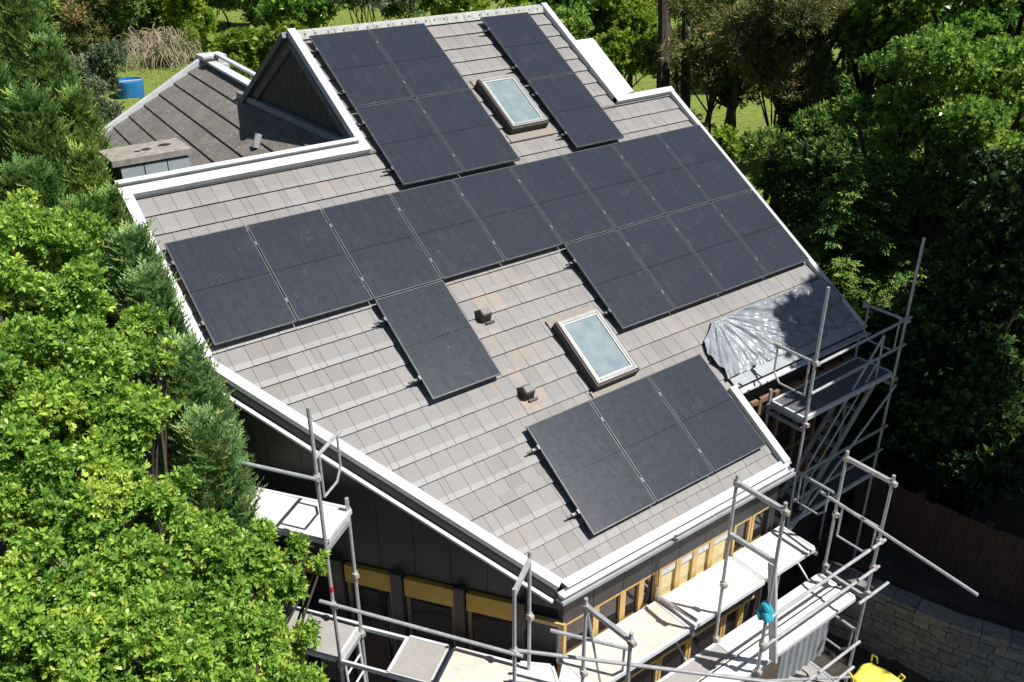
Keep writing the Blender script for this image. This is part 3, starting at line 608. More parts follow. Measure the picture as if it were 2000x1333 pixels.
# ------------------------------------------------------------------ solar panels
PW, PL, PT = 1.134, 1.722, 0.035; GPX, GPY = PW + .02, PL + .02
def panel_meshes():
    g = MB(); g.box((-PW / 2 + .014, -PL / 2 + .014, -.03), (PW / 2 - .014, PL / 2 - .014, -.002))
    f = MB(); a, b = PW / 2, PL / 2; q = .0135
    f.box((-a, -b, -PT), (-a + q, b, 0)); f.box((a - q, -b, -PT), (a, b, 0)); f.box((-a + q, -b, -PT), (a - q, -b + q, -.0005)); f.box((-a + q, b - q, -PT), (a - q, b, -.0005))
    c = MB()
    return g, f
g_, f_ = panel_meshes(); gm = g_.build('glass', 'cells'); fm = f_.build('frame', 'panel_frame')
cm_ = MB(); cm_.box((-.013, -.03, -.03), (.013, .03, .004)); cm_.tube((0, 0, .004), (0, 0, .012), .008, 6)
gm_me, fm_me = gm.data, fm.data
cme = cm_.build('clamp', 'clamp'); cme_d = cme.data
for o in (gm, fm, cme): bpy.data.objects.remove(o)
RV = (0.34, 1.36)      # rail distances from a panel's upper edge
ORD = ['first', 'second', 'third', 'fourth', 'fifth', 'sixth', 'seventh', 'eighth', 'ninth']
def solar(u, v, label, clampR=True, clampL=False, flip=False):
    c = rp(u + PW / 2, v + PL / 2, 0)
    e = empty('solar_panel', c, (TH, 0, 0)); tag(e, label, 'solar panel', 'black solar panels on the grey tiled roof')
    for nm, me in (('glass', gm_me), ('frame', fm_me)):
        o = bpy.data.objects.new(nm, me); COL.objects.link(o); o.parent = e
    xs_ = ([PW / 2 + .01] if clampR else []) + ([-PW / 2 - .014] if clampL else [])
    for x in xs_:
        for rv in RV:
            o = bpy.data.objects.new('clamp', cme_d); COL.objects.link(o); o.parent = e; o.location = (x, PL / 2 - rv, 0)
    return e
def rail(u0, u1, v, label):
    mb = MB(); c = rp((u0 + u1) / 2, v, HT)
    L = (u1 - u0) / 2; mb.box((-L, -.02, .045), (L, .02, .085)); mb.box((-L + .002, -.008, .0852), (L - .002, .008, .0855))
    e = empty('mounting_rail', c, (TH, 0, 0)); tag(e, label, 'mounting rail', 'rails under the solar panels')
    mb.build('rail', 'black_rail', e)
    hk = MB(); x = -L + .35
    while x < L: hk.box((x - .02, -.05, -.02), (x + .02, -.022, .06)); hk.box((x - .02, -.15, -.02), (x + .02, -.05, -.012)); x += 1.1
    hk.build('roof_hook', 'galvanised', e)
    ec = MB(); ec.box((-L - .005, -.016, .05), (-L + .022, .016, .1)); ec.build('end_clamp', 'clamp', e)
    tb = MB(); tb.box((-L - .08, -.012, .06), (-L - .006, .012, .078)); tb.build('rail_tip', 'black_rail', e)
for i in range(9): solar(i * GPX, 0, f'black solar panel, {ORD[i]} from the left in the long nine panel row' if i else 'leftmost black solar panel of the long nine panel row, beside the white verge', i < 8, i == 0)
for i in range(4): solar((i + 5) * GPX, GPY, f'black solar panel, {ORD[i]} from the left in the row of four above the silver tarp', i < 3, i == 0)
solar(2 * GPX, GPY, 'single black solar panel hanging below the long row, left of the two vents', False, True)
uA, vA = 3.769, -3.566
for j, nm in ((0, 'under the ridge'), (1, 'just above the long row')):
    for i, sd_ in ((0, 'left'), (1, 'right')): solar(uA + i * GPX, vA + j * GPY, f'{sd_} black solar panel of the two {nm}, beside the dark gable', i == 0, i == 0)
solar(7.318, -3.553, 'upper black solar panel of the column right of the upper roof window', False, True)
solar(7.318, -3.553 + GPY, 'lower black solar panel of the column right of the upper roof window', False, True)
uD, vD = 3.3325, 4.319
for i, nm in enumerate(('left', 'middle', 'right')): solar(uD + i * GPX, vD, f'{nm} black solar panel of the three by the front gutter', i < 2, i == 0)
for k, rv in enumerate(RV):
    nm = ('upper', 'lower')[k]
    rail(-.07, 10.36, rv, f'{nm} black rail under the long nine panel row')
    rail(5 * GPX - .1, 10.36, GPY + rv, f'{nm} black rail under the row of four panels above the tarp')
    rail(2 * GPX - .1, 3 * GPX, GPY + rv, f'{nm} black rail under the single panel below the long row')
    rail(uA - .1, uA + 2 * GPX, vA + rv, f'{nm} black rail under the two panels below the ridge')
    rail(uA - .1, uA + 2 * GPX, vA + GPY + rv, f'{nm} black rail under the two panels just above the long row')
    rail(7.22, 7.318 + GPX, -3.553 + rv, f'{nm} black rail under the topmost panel right of the roof window')
    rail(7.22, 7.318 + GPX, -3.553 + GPY + rv, f'{nm} black rail under the lower panel right of the roof window')
    rail(uD - .1, uD + 3 * GPX, vD + rv, f'{nm} black rail under the three panels by the front gutter')

# ------------------------------------------------------------------ silver tarp
def tarp():
    nu, nv = 200, 90; V = []; rr = random.Random(5)
    ph = [rr.uniform(0, 6.28) for _ in range(12)]
    for j in range(nv + 1):
        b = j / nv; v = 3.86 + b * (4.86 - 3.86)
        ul = 7.5 - .42 * min(1, b / .25) - .1 * b + .05 * math.sin(9 * b)
        for i in range(nu + 1):
            a = i / nu; u = ul + (10.44 - ul) * a; vv = v + (.0 if b > 0 else 0)
            du, dv = u - 7.62, vv - 3.72; an = math.atan2(dv, du); r = math.hypot(du, dv)
            h = 0
            for k, (fr, am) in enumerate(((9, .026), (17, .02), (29, .014), (45, .009))): 
                x = math.sin(fr * an + ph[k] + .7 * math.sin(3 * r + ph[k + 4])); h += am * (1 - abs(x)) * 1.4
            h *= min(1, r / .35) * math.exp(-max(0, du - 1.2) * .9)
            wob = math.sin(2.1 * u + 3 * vv) + .6 * math.sin(5.3 * vv - 1.7 * u + ph[8]); cr = .12 + .88 * sstep(.7, 1.5, du); h += .022 * math.sin(3.1 * u + ph[9] + 1.5 * vv) * math.sin(4.3 * vv + ph[10]) + cr * .034 * (1 - abs(math.sin(7 * u + 9 * vv + 2.2 * wob))) ** 2 + cr * .024 * (1 - abs(math.sin(13 * vv - 6 * u + 2.6 * wob + ph[7]))) ** 2 + .005 * math.sin(31 * u + 17 * vv + 4 * wob)
            if b == 0: h = -.01
            V.append(rp(u, vv, HT + .03 + max(h, -.018)))
    F = [(j * (nu + 1) + i, (j + 1) * (nu + 1) + i, (j + 1) * (nu + 1) + i + 1, j * (nu + 1) + i + 1) for j in range(nv) for i in range(nu)]
    mb = MB(); mb.v = V; mb.f = F; o = mb.build('tarp', 'tarp', smooth=True)
    return tag(o, 'crumpled silver tarp covering the roof corner beside the scaffold tower', 'tarpaulin')
tarp()

# ------------------------------------------------------------------ scaffolds
TR_ = 0.0245
def sc_part(root, mb, name, m='galvanised', parent=None):
    mb.v = [tuple(Vector(v) - Vector(root.location)) for v in mb.v]; return mb.build(name, m, parent or root)
def standard(root, x, y, z0, z1, couplers=()):
    mb = MB(); mb.tube((x, y, z0), (x, y, z1), TR_, 10); o = sc_part(root, mb, 'standard')
    for z in couplers:
        c = MB(); c.tube((x, y, z - .035), (x, y, z + .035), .042, 8); c.box((x - .03, y - .07, z - .03), (x + .03, y - .03, z + .03)); sc_part(root, c, 'coupler', 'coupler', o)
    b = MB(); b.box((x - .08, y - .08, z0 - .015), (x + .08, y + .08, z0)); 
    return o
def tubep(root, p, q, name='guard_rail', r=TR_, m='galvanised'):
    mb = MB(); mb.tube(p, q, r, 10); return sc_part(root, mb, name, m)
def deck(root, quad, z, m, th=.05, name='deck'):
    q = [Vector((*p, 0)) for p in quad]
    ar = sum(q[i].x * q[(i + 1) % len(q)].y - q[(i + 1) % len(q)].x * q[i].y for i in range(len(q)))
    if ar < 0: q = q[::-1]
    mb = MB(); mb.hexa([p + Vector((0, 0, z - th)) for p in q], [p + Vector((0, 0, z)) for p in q]); o = sc_part(root, mb, name, m)
    e = MB(); n = len(q)
    for i in range(n):
        a, b = q[i], q[(i + 1) % n]
        if (b - a).length < .2: continue
        d = (b - a).normalized(); e.bar(a + Vector((0, 0, z - th / 2 + .004)) + d * .021, b + Vector((0, 0, z - th / 2 + .004)) - d * .021, .04, th + .014)
    sc_part(root, e, 'deck_edge', 'white_metal', o); return o
def uframe(root, p, d, L, drop, name='end_guard'):      # bent guard hooked on a standard: p top at the standard, d horizontal direction
    d = Vector(d).normalized(); p = Vector(p); q = p + d * L; mb = MB()
    mb.path([p, q], .024, 8); a, b = p + d * .1, p + d * (L - .08)
    mb.path([b, b + Vector((0, 0, -drop * .75)), b + Vector((0, 0, -drop)) - d * .12, a + Vector((0, 0, -drop)), a], .017, 8)
    return sc_part(root, mb, name)

# front scaffold --------------------------------------------------
fs = empty('scaffold', (4.8, -6.4, -8.6)); tag(fs, 'galvanised scaffold with white decks along the yellow windowed front wall', 'scaffold')
YI, YO = -6.05, -6.8
tops = {2.35: (-3.07, -3.0), 4.87: (-2.42, -2.4), 7.38: (-3.1, -3.1)}
for x, (ti, to) in tops.items():
    standard(fs, x, YI, GZ, ti, (-4.25, -5.25, ti - .13)); standard(fs, x, YO, GZ, to, (-4.25, -4.75, -5.25, to - .13))
    mb = MB(); mb.bar((x, YI, ti - .12), (x, YO, to - .12), .05, .06); sc_part(fs, mb, 'ledger')
    for z in (-5.36, -7.3): 
        mb = MB(); mb.bar((x, YI, z), (x, YO, z), .05, .06); sc_part(fs, mb, 'ledger')
mb = MB(); mb.bar((4.87, YI, -3.38), (4.87, YO, -3.34), .05, .06); sc_part(fs, mb, 'ledger')
uframe(fs, (7.38, YI, -4.05), (0, -1, 0), .75, .55); uframe(fs, (7.38, YI, -6.05), (0, -1, 0), .75, .55)
tubep(fs, (7.3, YI + .25, -3.95), (7.08, -8.38, -3.95), 'guard_rail')
for z in (-4.25, -4.75): tubep(fs, (4.87, YO - .05, z), (7.46, YO - .05, z))
tubep(fs, (7.1, YO - .06, -5.28), (7.85, YO - .06, -5.28), 'guard_rail')
for z in (-6.25, -6.8): tubep(fs, (4.87, YO - .05, z), (7.42, YO - .05, z))
tubep(fs, (7.38, YO - .05, -7.0), (4.87, YO - .05, -5.4), 'brace', .02)
# bracket decks by the wall (upper) and the main deck one step lower
for i, (a, b, m) in enumerate(((2.62, 4.35, 'deck_peach'), (4.4, 5.92, 'deck_white'), (5.95, 7.1, 'deck_white'))):
    deck(fs, [(a, -5.36), (b, -5.36), (b, -6.0), (a, -6.0)], -4.8, m)
deck(fs, [(2.32, -5.66), (2.6, -5.42), (2.6, -6.0), (2.0, -6.0)], -4.785, 'deck_white')
for a, b, m in ((2.38, 3.6, 'deck_grey'), (3.62, 4.86, 'deck_grey'), (4.9, 7.2, 'deck_white')):
    deck(fs, [(a, -6.1), (b, -6.1), (b, -6.42), (a, -6.42)], -5.3, m); deck(fs, [(a, -6.44), (b, -6.44), (b, -6.74), (a, -6.74)], -5.3, 'deck_white')
for a, b, m in ((2.4, 4.85, 'deck_white'), (4.9, 7.35, 'deck_grey')): deck(fs, [(a, -6.1), (b, -6.1), (b, -6.75), (a, -6.75)], -7.3, m)
for x in (4.38, 7.1):
    mb = MB(); mb.bar((x, -5.3, -4.88), (x, YI, -4.88), .05, .06); sc_part(fs, mb, 'bracket'); tubep(fs, (x, -5.36, -4.95), (x, YI, -5.5), 'bracket', .018)
tubep(fs, (4.37, -5.32, -4.95), (4.37, -5.32, -4.55), 'standard', .022); tubep(fs, (2.7, -6.0, -4.7), (2.35, YI, -3.15), 'brace', .018)
tubep(fs, (4.38, -5.35, -4.72), (4.45, -6.02, -4.70), 'ledger', .03)
mb = MB(); mb.bar((4.93, -6.72, -3.45), (5.16, -6.83, -5.22), .12, .04, (1, 0, 0)); sc_part(fs, mb, 'toe_board', 'white_metal')
mb = MB(); nn_ = 60
for k in range(nn_):
    xa, xb = 5.55 + 1.1 * k / nn_, 5.55 + 1.1 * (k + 1) / nn_; f = lambda x: -6.72 + .018 * math.sin(x * 42)
    mb.quad((xa, f(xa), -6.1), (xb, f(xb), -6.1), (xb, f(xb), -5.4), (xa, f(xa), -5.4))
co = mb.build('corrugated_sheet', 'grey_metal', smooth=True); tag(co, 'pale corrugated sheet hanging below the lower front deck', 'sheet')
mb = MB()
rr = random.Random(8)
for k in range(9):
    c = Vector((4.84, YO - .01, -4.12)) + Vector((rr.uniform(-.06, .06), rr.uniform(-.06, .06), rr.uniform(-.1, .08)))
    mb.tube(c - Vector((rr.uniform(-.04, .04), .03, .05)), c + Vector((rr.uniform(-.05, .05), .03, .05)), .05, 7, .03)
o = mb.build('rag', 'teal_cloth'); tag(o, 'crumpled turquoise rag tied round a front scaffold pole', 'rag')

# left scaffold, along the slanting wall ---------------------------------
ls = empty('scaffold', tuple(CA + DE * -2.5 + DNRM * .65 + Vector((0, 0, -8.6)))); tag(ls, 'galvanised scaffold along the slanting dark wall, half hidden by the bright tree', 'scaffold')
CS = Vector((2.62, -5.3, 0))
def dp(s, o, z): return CS + DE * s + DNRM * o + Vector((0, 0, z))
def dq(s, o): p = dp(s, o, 0); return (p.x, p.y)
for s, ti, to in ((-.32, -2.82, -2.88), (-2.74, -2.6, -.9), (-5.2, -2.6, -.9)):
    p = dp(s, .35, 0); standard(ls, p.x, p.y, GZ, ti, (-3.85, -4.9)); p2 = dp(s, .95, 0); st_o = standard(ls, p2.x, p2.y, GZ, to, (-1.85, -3.85, -4.9) if s < -1 else (-3.85, -4.9))
    for z in ((-2.95, -4.9) if s < -1 else (-2.95, -4.9)):
        mb = MB(); mb.bar(dp(s, .35, z), dp(s, .95, z), .05, .07); sc_part(ls, mb, 'ledger')
    if s == -2.74:
        mb = MB(); mb.tube(p2 + Vector((0, 0, -3.62)), p2 + Vector((0, 0, -3.53)), .027, 10); sc_part(ls, mb, 'tape_band', 'red_tape', st_o)
p = dp(-2.74, .95, -1.6); uframe(ls, p + Vector((0, 0, 0)), -DNRM, .62, .62)
tubep(ls, dp(-2.7, 1.0, -1.85), dp(-5.4, 1.0, -1.8))
tubep(ls, dp(-2.9, 1.0, -3.78), dp(-.2, 1.0, -3.86)); tubep(ls, dp(-2.9, 1.0, -5.3), dp(-.2, 1.0, -5.3)); tubep(ls, dp(-2.9, .98, -6.3), dp(-.2, .98, -6.3))
tubep(ls, (1.62, -5.54, -3.85), (4.3, -8.34, -3.85))
deck(ls, [dq(-2.72, .3), dq(-5.2, .3), dq(-5.2, .95), dq(-2.72, .95)], -2.8, 'deck_white')
deck(ls, [dq(-2.78, .3), dq(-5.2, .3), dq(-5.2, .95), dq(-2.78, .95)], -4.8, 'deck_grey')
deck(ls, [dq(-2.05, .3), dq(-1.45, .3), dq(-1.45, .97), dq(-2.05, .97)], -4.8, 'deck_grey'); deck(ls, [dq(-1.38, .3), dq(-.5, .3), dq(-.5, .97), dq(-1.38, .97)], -4.8, 'deck_peach')
deck(ls, [dq(-.48, .28), dq(-.05, .2), (2.3, -5.66), (1.98, -6.0), dq(-.48, .97)], -4.79, 'deck_white')
mb = MB(); mb.bar(dp(-2.74, .32, -4.84), dp(-2.05, .32, -4.84), .04, .06); mb.bar(dp(-2.74, .95, -4.84), dp(-2.05, .95, -4.84), .04, .06); sc_part(ls, mb, 'ledger', 'white_metal')
# ladder frame below the lower left deck
mb = MB(); 
for o_ in (.45, .85): mb.tube(dp(-2.74, o_, -4.95), dp(-2.62, o_, -7.8), .02, 8)
for k in range(8): mb.tube(dp(-2.73 + k * .016, .45, -5.2 - k * .33), dp(-2.73 + k * .016, .85, -5.2 - k * .33), .016, 6)
sc_part(ls, mb, 'ladder', 'white_metal')
uframe(ls, dp(.0, .5, -3.86), DE, 1.0, .5)

# tower scaffold beside the tarp ------------------------------------------
ts = empty('scaffold', (8.95, -4.7, -8.6)); tag(ts, 'scaffold tower with a dark deck and stair standing in the recess below the tarp', 'scaffold')
for (x, y, t) in ((7.75, -5.05, -.95), (10.15, -5.05, -.75), (7.75, -4.34, -3.0), (10.12, -4.3, -2.75)):
    zb_ = gz(x, y); standard(ts, x, y, zb_, t, (-2.2, -3.3, -5.3))
deck(ts, [(7.76, -4.38), (7.76, -5.02), (10.13, -5.02), (10.13, -4.34)], -3.2, 'deck_dark', .06)
deck(ts, [(7.76, -4.38), (7.76, -5.02), (10.13, -5.02), (10.13, -4.34)], -5.3, 'deck_dark', .06)
for x in (7.75, 10.15):
    for z in (-3.28, -3.42, -5.38):
        mb = MB(); mb.bar((x, -5.05, z), (x, -4.32, z), .05, .05); sc_part(ts, mb, 'ledger')
for z in (-2.2, -2.7): tubep(ts, (7.7, -5.1, z), (10.2, -5.1, z + .06))
for z in (-4.25, -4.75): tubep(ts, (7.7, -5.1, z), (10.2, -5.1, z))
tubep(ts, (7.75, -4.36, -3.25), (10.15, -4.32, -3.25)); tubep(ts, (10.15, -5.12, -3.4), (7.75, -5.12, -5.35), 'brace', .021)
uframe(ts, (7.75, -5.05, -2.2), (0, 1, 0), .78, .62); uframe(ts, (10.15, -5.05, -2.2), (0, 1, 0), .78, .62)
uframe(ts, (7.75, -5.05, -4.2), (0, -1, 0), .7, .55)
# stair: two stringers, treads and hand rails
mb = MB(); a, b = Vector((9.75, -4.95, -3.3)), Vector((8.2, -4.95, -5.25)); off = Vector((0, .42, 0))
mb.bar(a, b, .03, .12); mb.bar(a + off, b + off, .03, .12)
for k in range(7):
    c = a.lerp(b, (k + .5) / 7); mb.box((c.x - .07, c.y + .02, c.z - .012), (c.x + .07, c.y + .40, c.z + .012))
sc_part(ts, mb, 'stair')
mb = MB(); hz = Vector((0, 0, .9)); mb.path([a, a + hz, b + hz, b], .019); mb.path([a + hz * .5, b + hz * .5], .015); sc_part(ts, mb, 'stair_rail')
# ------------------------------------------------------------------ stone wall, fence, sack, pool
def stone_wall():
    rr = random.Random(21); mb = MB()
    pts = [(9.35, -4.9), (9.57, -5.6), (9.74, -6.22), (9.97, -7.07), (10.45, -8.1), (11.1, -9.3), (12.2, -11)]
    seg = []
    for i in range(len(pts) - 1):
        a, b = Vector((*pts[i], 0)), Vector((*pts[i + 1], 0)); seg.append((a, b, (b - a).length))
    tot = sum(s[2] for s in seg)
    def at_(d):
        for a, b, L in seg:
            if d <= L: return a.lerp(b, d / L), (b - a).normalized()
            d -= L
        return seg[-1][1], (seg[-1][1] - seg[-1][0]).normalized()
    z = -8.75; row = 0
    while z < -7.3:
        hgt = rr.uniform(.1, .17) if z < -7.5 else .1; d = -rr.uniform(0, .3)
        while d < tot:
            L = rr.uniform(.2, .5) if z < -7.45 else rr.uniform(.4, .6); a, dr = at_(max(0, d)); b, dr2 = at_(min(tot, d + L - .012)); d += L
            if (b - a).length < .06: continue
            nm = Vector((-dr.y, dr.x, 0)); nm = -nm if nm.x > 0 else nm; o = rr.uniform(0, .035); wdt = .35; top = z + hgt - .01
            q = [a + nm * o, b + nm * o, b - nm * wdt, a - nm * wdt]
            ar = sum(q[i].x * q[(i + 1) % 4].y - q[(i + 1) % 4].x * q[i].y for i in range(4))
            if ar < 0: q = q[::-1]
            mb.hexa([p + Vector((0, 0, z)) for p in q], [p + Vector((0, 0, top + rr.uniform(-.008, .008))) for p in q], tint=rr.random())
        z += hgt
    o = mb.build('stone_wall', 'stone'); return tag(o, 'curved dry stone retaining wall in the shade below the wooden fence', 'stone wall')
stone_wall()
def fence():
    rr = random.Random(4); root = empty('fence', (10.95, -6.5, -7.3)); tag(root, 'dark reddish board fence standing in deep shade behind the stone wall', 'fence')
    pts = [(10.9, -4.4), (10.98, -5.6), (11.15, -6.8), (11.6, -8.2), (12.4, -9.8), (13.6, -11.5)]; bd = MB(); ra = MB(); po = MB()
    for i in range(len(pts) - 1):
        a, b = Vector((*pts[i], 0)), Vector((*pts[i + 1], 0)); L = (b - a).length; d = (b - a).normalized(); n = int(L / .095)
        for k in range(n):
            p = a + d * (k * L / n); q = p + d * (L / n - .006); t = -5.85 + rr.uniform(-.02, .02)
            nn = Vector((-d.y, d.x, 0)) * .012
            qd = [p - nn, q - nn, q + nn, p + nn]; bd.hexa([v + Vector((0, 0, -7.3)) for v in qd], [v + Vector((0, 0, t)) for v in qd])
        for z in (-7.0, -6.1): ra.bar(a + Vector((.04, 0, z)), b + Vector((.04, 0, z)), .04, .08)
        pm = MB(); pm.box((a.x + .02, a.y - .05, -7.5), (a.x + .12, a.y + .05, -5.8)); pm.v = [tuple(Vector(v) - root.location) for v in pm.v]; pm.build('post', 'fence_wood', root)
    for mb, nm in ((bd, 'boards'), (ra, 'rail')): mb.v = [tuple(Vector(v) - root.location) for v in mb.v]; mb.build(nm, 'fence_wood', root)
fence()
def sack():
    rr = random.Random(2); root = empty('bulk_bag', (8.72, -6.66, -8.75)); root.scale = (.8, .8, .8); tag(root, 'bright yellow bulk bag standing on the ground below the stone wall', 'bag')
    mb = MB(); n = 24; rings = []
    for (z, s, pz) in ((0, .36, .2), (.25, .4, .3), (.6, .4, .35), (.8, .39, .35), (.84, .33, .4), (.8, .15, .5)):
        ring = []
        for k in range(n):
            a = k * 2 * PI / n; ca, sa = math.cos(a), math.sin(a); r = s / max(abs(ca), abs(sa)) ** .85 * (1 + .05 * math.sin(5 * a + 9 * z)); ring.append((r * ca, r * sa, z + .03 * math.sin(3 * a + 4 * z) * pz * 4))
        rings.append(ring)
    for ring in rings: mb.v += ring
    for j in range(len(rings) - 1):
        for k in range(n): mb.f.append((j * n + k, j * n + (k + 1) % n, (j + 1) * n + (k + 1) % n, (j + 1) * n + k))
    mb.f.append(tuple((len(rings) - 1) * n + k for k in range(n)))
    mb.build('sack', 'yellow', root, smooth=True)
    for sx in (-1, 1):
        for sy in (-1, 1):
            lp = MB(); lp.path([(sx * .36, sy * .36, .8), (sx * .42, sy * .40, .92), (sx * .46, sy * .3, .9), (sx * .44, sy * .26, .76)], .02, 6); lp.build('lifting_loop', 'yellow', root)
sack()
def pool():
    x, y = 8.3, 33.2; z = gz(x, y); root = empty('paddling_pool', (x, y, z)); tag(root, 'round blue tub on the sunny back lawn behind the left roof', 'tub')
    mb = MB(); n = 28
    for (r0, z0, r1, z1) in ((.62, 0, .68, .75), (.68, .75, .62, .78), (.62, .78, .6, .6)):
        for k in range(n):
            a, b = k * 2 * PI / n, (k + 1) * 2 * PI / n
            mb.quad((r0 * math.cos(a), r0 * math.sin(a), z0), (r0 * math.cos(b), r0 * math.sin(b), z0), (r1 * math.cos(b), r1 * math.sin(b), z1), (r1 * math.cos(a), r1 * math.sin(a), z1))
    mb.build('tub_wall', 'blue_plastic', root); m2 = MB(); m2.quad(*[(.6 * math.cos(k * 2 * PI / n), .6 * math.sin(k * 2 * PI / n), .62) for k in range(n)]); m2.build('water', 'blue_water', root)
    m3 = MB(); m3.bar((-.62, -.3, .79), (.5, -.42, .79), .12, .03); m3.build('rim_strap', 'white_metal', root)
pool()

# ================================================================== FOLIAGE
def unit(a): return a / np.maximum(np.linalg.norm(a, axis=-1, keepdims=True), 1e-9)
def leaves(P, D, N, L, W, droop=0.0):
    S = unit(np.cross(D, N)); N2 = np.cross(S, D); L = L[:, None]; W = W[:, None]
    b = P; l = P + D * L * .45 - S * W * .5 + N2 * W * .18; t = P + D * L - N2 * L * droop; r = P + D * L * .45 + S * W * .5 + N2 * W * .18
    V = np.stack([b, r, t, l], 1).reshape(-1, 3); F = np.arange(len(P) * 4).reshape(-1, 4); return V, F
def leaves6(P, D, N, L, W, droop=0.0):
    S = unit(np.cross(D, N)); N2 = np.cross(S, D); L = L[:, None]; W = W[:, None]
    g = lambda a, b, c: P + D * L * a + S * W * b + N2 * W * c
    V = np.stack([P, g(.34, .36, .1), g(.7, .5, .12), g(1, 0, -.1) - N2 * L * droop, g(.7, -.5, .12), g(.34, -.36, .1)], 1).reshape(-1, 3)
    return V, np.arange(len(P) * 6).reshape(-1, 6)
def lump(rng, nd, k=5, f=3.0):
    s = np.zeros(len(nd))
    for _ in range(k):
        a = rng.normal(size=3) * f; s += np.sin(nd @ a + rng.uniform(0, 6.28))
    return s / k
def blob_pts(rng, c, r, n, shell=.55, lumpy=.3, low=-.9):
    d = unit(rng.normal(size=(int(n * 1.6), 3))); d = d[d[:, 2] > low][:n]
    rad_ = (shell ** 3 + (1 - shell ** 3) * rng.random(len(d))) ** (1 / 3) * (1 + lumpy * lump(rng, d)) * (1 + .0 * d[:, 0])
    return np.array(c) + d * np.array(r) * rad_[:, None], d
def crown_leaf(name, blobs, per, k, L, W, mat, parent, seed, spread=.8, up=.5, shell=.6, lumpy=.3, tipbias=True, jit=.35, low=-.8, btint=.12):
    """blobs [(c, r)], per: rosettes per m2 of blob surface, k leaves each"""
    rng = np.random.default_rng(seed); C_, A_, B_ = [], [], []
    for c, r in blobs:
        r = np.array(r if hasattr(r, '__len__') else (r, r, r), float); area = 4 * PI * (np.prod(r) ** (2 / 3)); n = int(per * area)
        p, d = blob_pts(rng, c, r, n, shell, lumpy, low); C_.append(p); A_.append(d); B_.append(np.full(len(p), rng.normal(0, btint)))
    C_ = np.concatenate(C_); A_ = np.concatenate(A_); B_ = np.concatenate(B_); n = len(C_)
    ax = unit(A_ * (1 - up) + np.array([0, 0, up]) + rng.normal(size=(n, 3)) * jit)
    base_t = np.clip(rng.normal(.5, .18, n) + B_, 0, 1)
    o1 = unit(np.cross(ax, rng.normal(size=(n, 3)))); o2 = np.cross(ax, o1)
    P, D, N, T = [], [], [], []
    for j in range(k):
        a = j * 2.4 + rng.uniform(0, .8, n); q = j / max(1, k - 1)
        side = o1 * np.cos(a)[:, None] + o2 * np.sin(a)[:, None]; al = spread * (1.15 - .55 * q) + rng.normal(0, .15, n)
        d = unit(ax * np.cos(al)[:, None] + side * np.sin(al)[:, None]); P.append(C_ + ax * (L * .9 * q)); D.append(d); N.append(unit(ax + rng.normal(size=(n, 3)) * .3)); T.append(np.clip(base_t + .25 * (q - .4) + rng.normal(0, .1, n), 0, 1))
    P, D, N, T = map(np.concatenate, (P, D, N, T)); sz = rng.uniform(.55, 1.3, len(P)); LL = L * sz; WW = W * sz * rng.uniform(.8, 1.2, len(P))
    if W / L > .42: V, F = leaves6(P, D, N, LL, WW, .1); return npmesh(name, V, F, mat, parent, np.repeat(T, 6))
    V, F = leaves(P, D, N, LL, WW, .12); return npmesh(name, V, F, mat, parent, np.repeat(T, 4))
def sprays(name, C_, ax, mat, parent, seed, Ls=.22, m=7, wd=.02, tint=.5, flat=None, tsd=.18):
    rng = np.random.default_rng(seed); n = len(C_); s = unit(np.cross(ax, flat if flat is not None else rng.normal(size=(n, 3)))); nn = np.cross(s, ax)
    bt = np.clip(rng.normal(tint, tsd, n), 0, 1); Lv = Ls * rng.uniform(.7, 1.3, n)
    P, D, N, T, LL = [], [], [], [], []
    for j in range(m):
        q = j / m; sg = 1 if j % 2 else -1
        if j == m - 1: d = ax; ln = Lv * .35
        else: d = unit(ax * .72 + s * (.7 * sg) + rng.normal(size=(n, 3)) * .12); ln = Lv * (.62 - .4 * q)
        P.append(C_ + ax * (Lv * q)[:, None]); D.append(d); N.append(nn); T.append(np.clip(bt + .3 * (q - .3) + rng.normal(0, .06, n), 0, 1)); LL.append(ln)
    P, D, N, T, LL = map(np.concatenate, (P, D, N, T, LL)); V, F = leaves(P, D, N, LL, np.full(len(P), wd) * (.5 + LL / Ls), .15)
    return npmesh(name, V, F, mat, parent, np.repeat(T, 4))
def trunk(name, pts, radii, parent, mat='bark', n=9):
    mb = MB(); mb.path([Vector(p) for p in pts], n=n, rr=radii); o = mb.build(name, mat, parent); return o
def branches(blobs, base, parent, seed, mat='bark', r0=.05, twigs=6):
    rng = random.Random(seed); mb = MB()
    for c, r in (blobs[::3] if len(blobs) > 40 else blobs):
        r = max(r) if hasattr(r, '__len__') else r; c = Vector(c); b = Vector(base); mid = b.lerp(c, .5) + Vector((rng.uniform(-.3, .3), rng.uniform(-.3, .3), rng.uniform(-.2, .3)))
        mb.path([b, mid, c], rr=[r0, r0 * .7, r0 * .4], n=6)
        for k in range(twigs):
            d = Vector((rng.gauss(0, 1), rng.gauss(0, 1), rng.gauss(.3, .8))).normalized(); m_ = c + d * r * .5 + Vector((rng.uniform(-.1, .1), rng.uniform(-.1, .1), 0)); mb.path([c, m_, c + d * r * rng.uniform(.85, 1.0)], rr=[r0 * .35, r0 * .2, r0 * .1], n=5)
    return mb.build('branches', mat, parent)
def at(px, py, d):      # point of the garden at viewing depth d, read off the photograph once
    return CAM + FW * d + RX * ((px - 1000) / FOC * d) + DN * ((py - 666.5) / FOC * d)

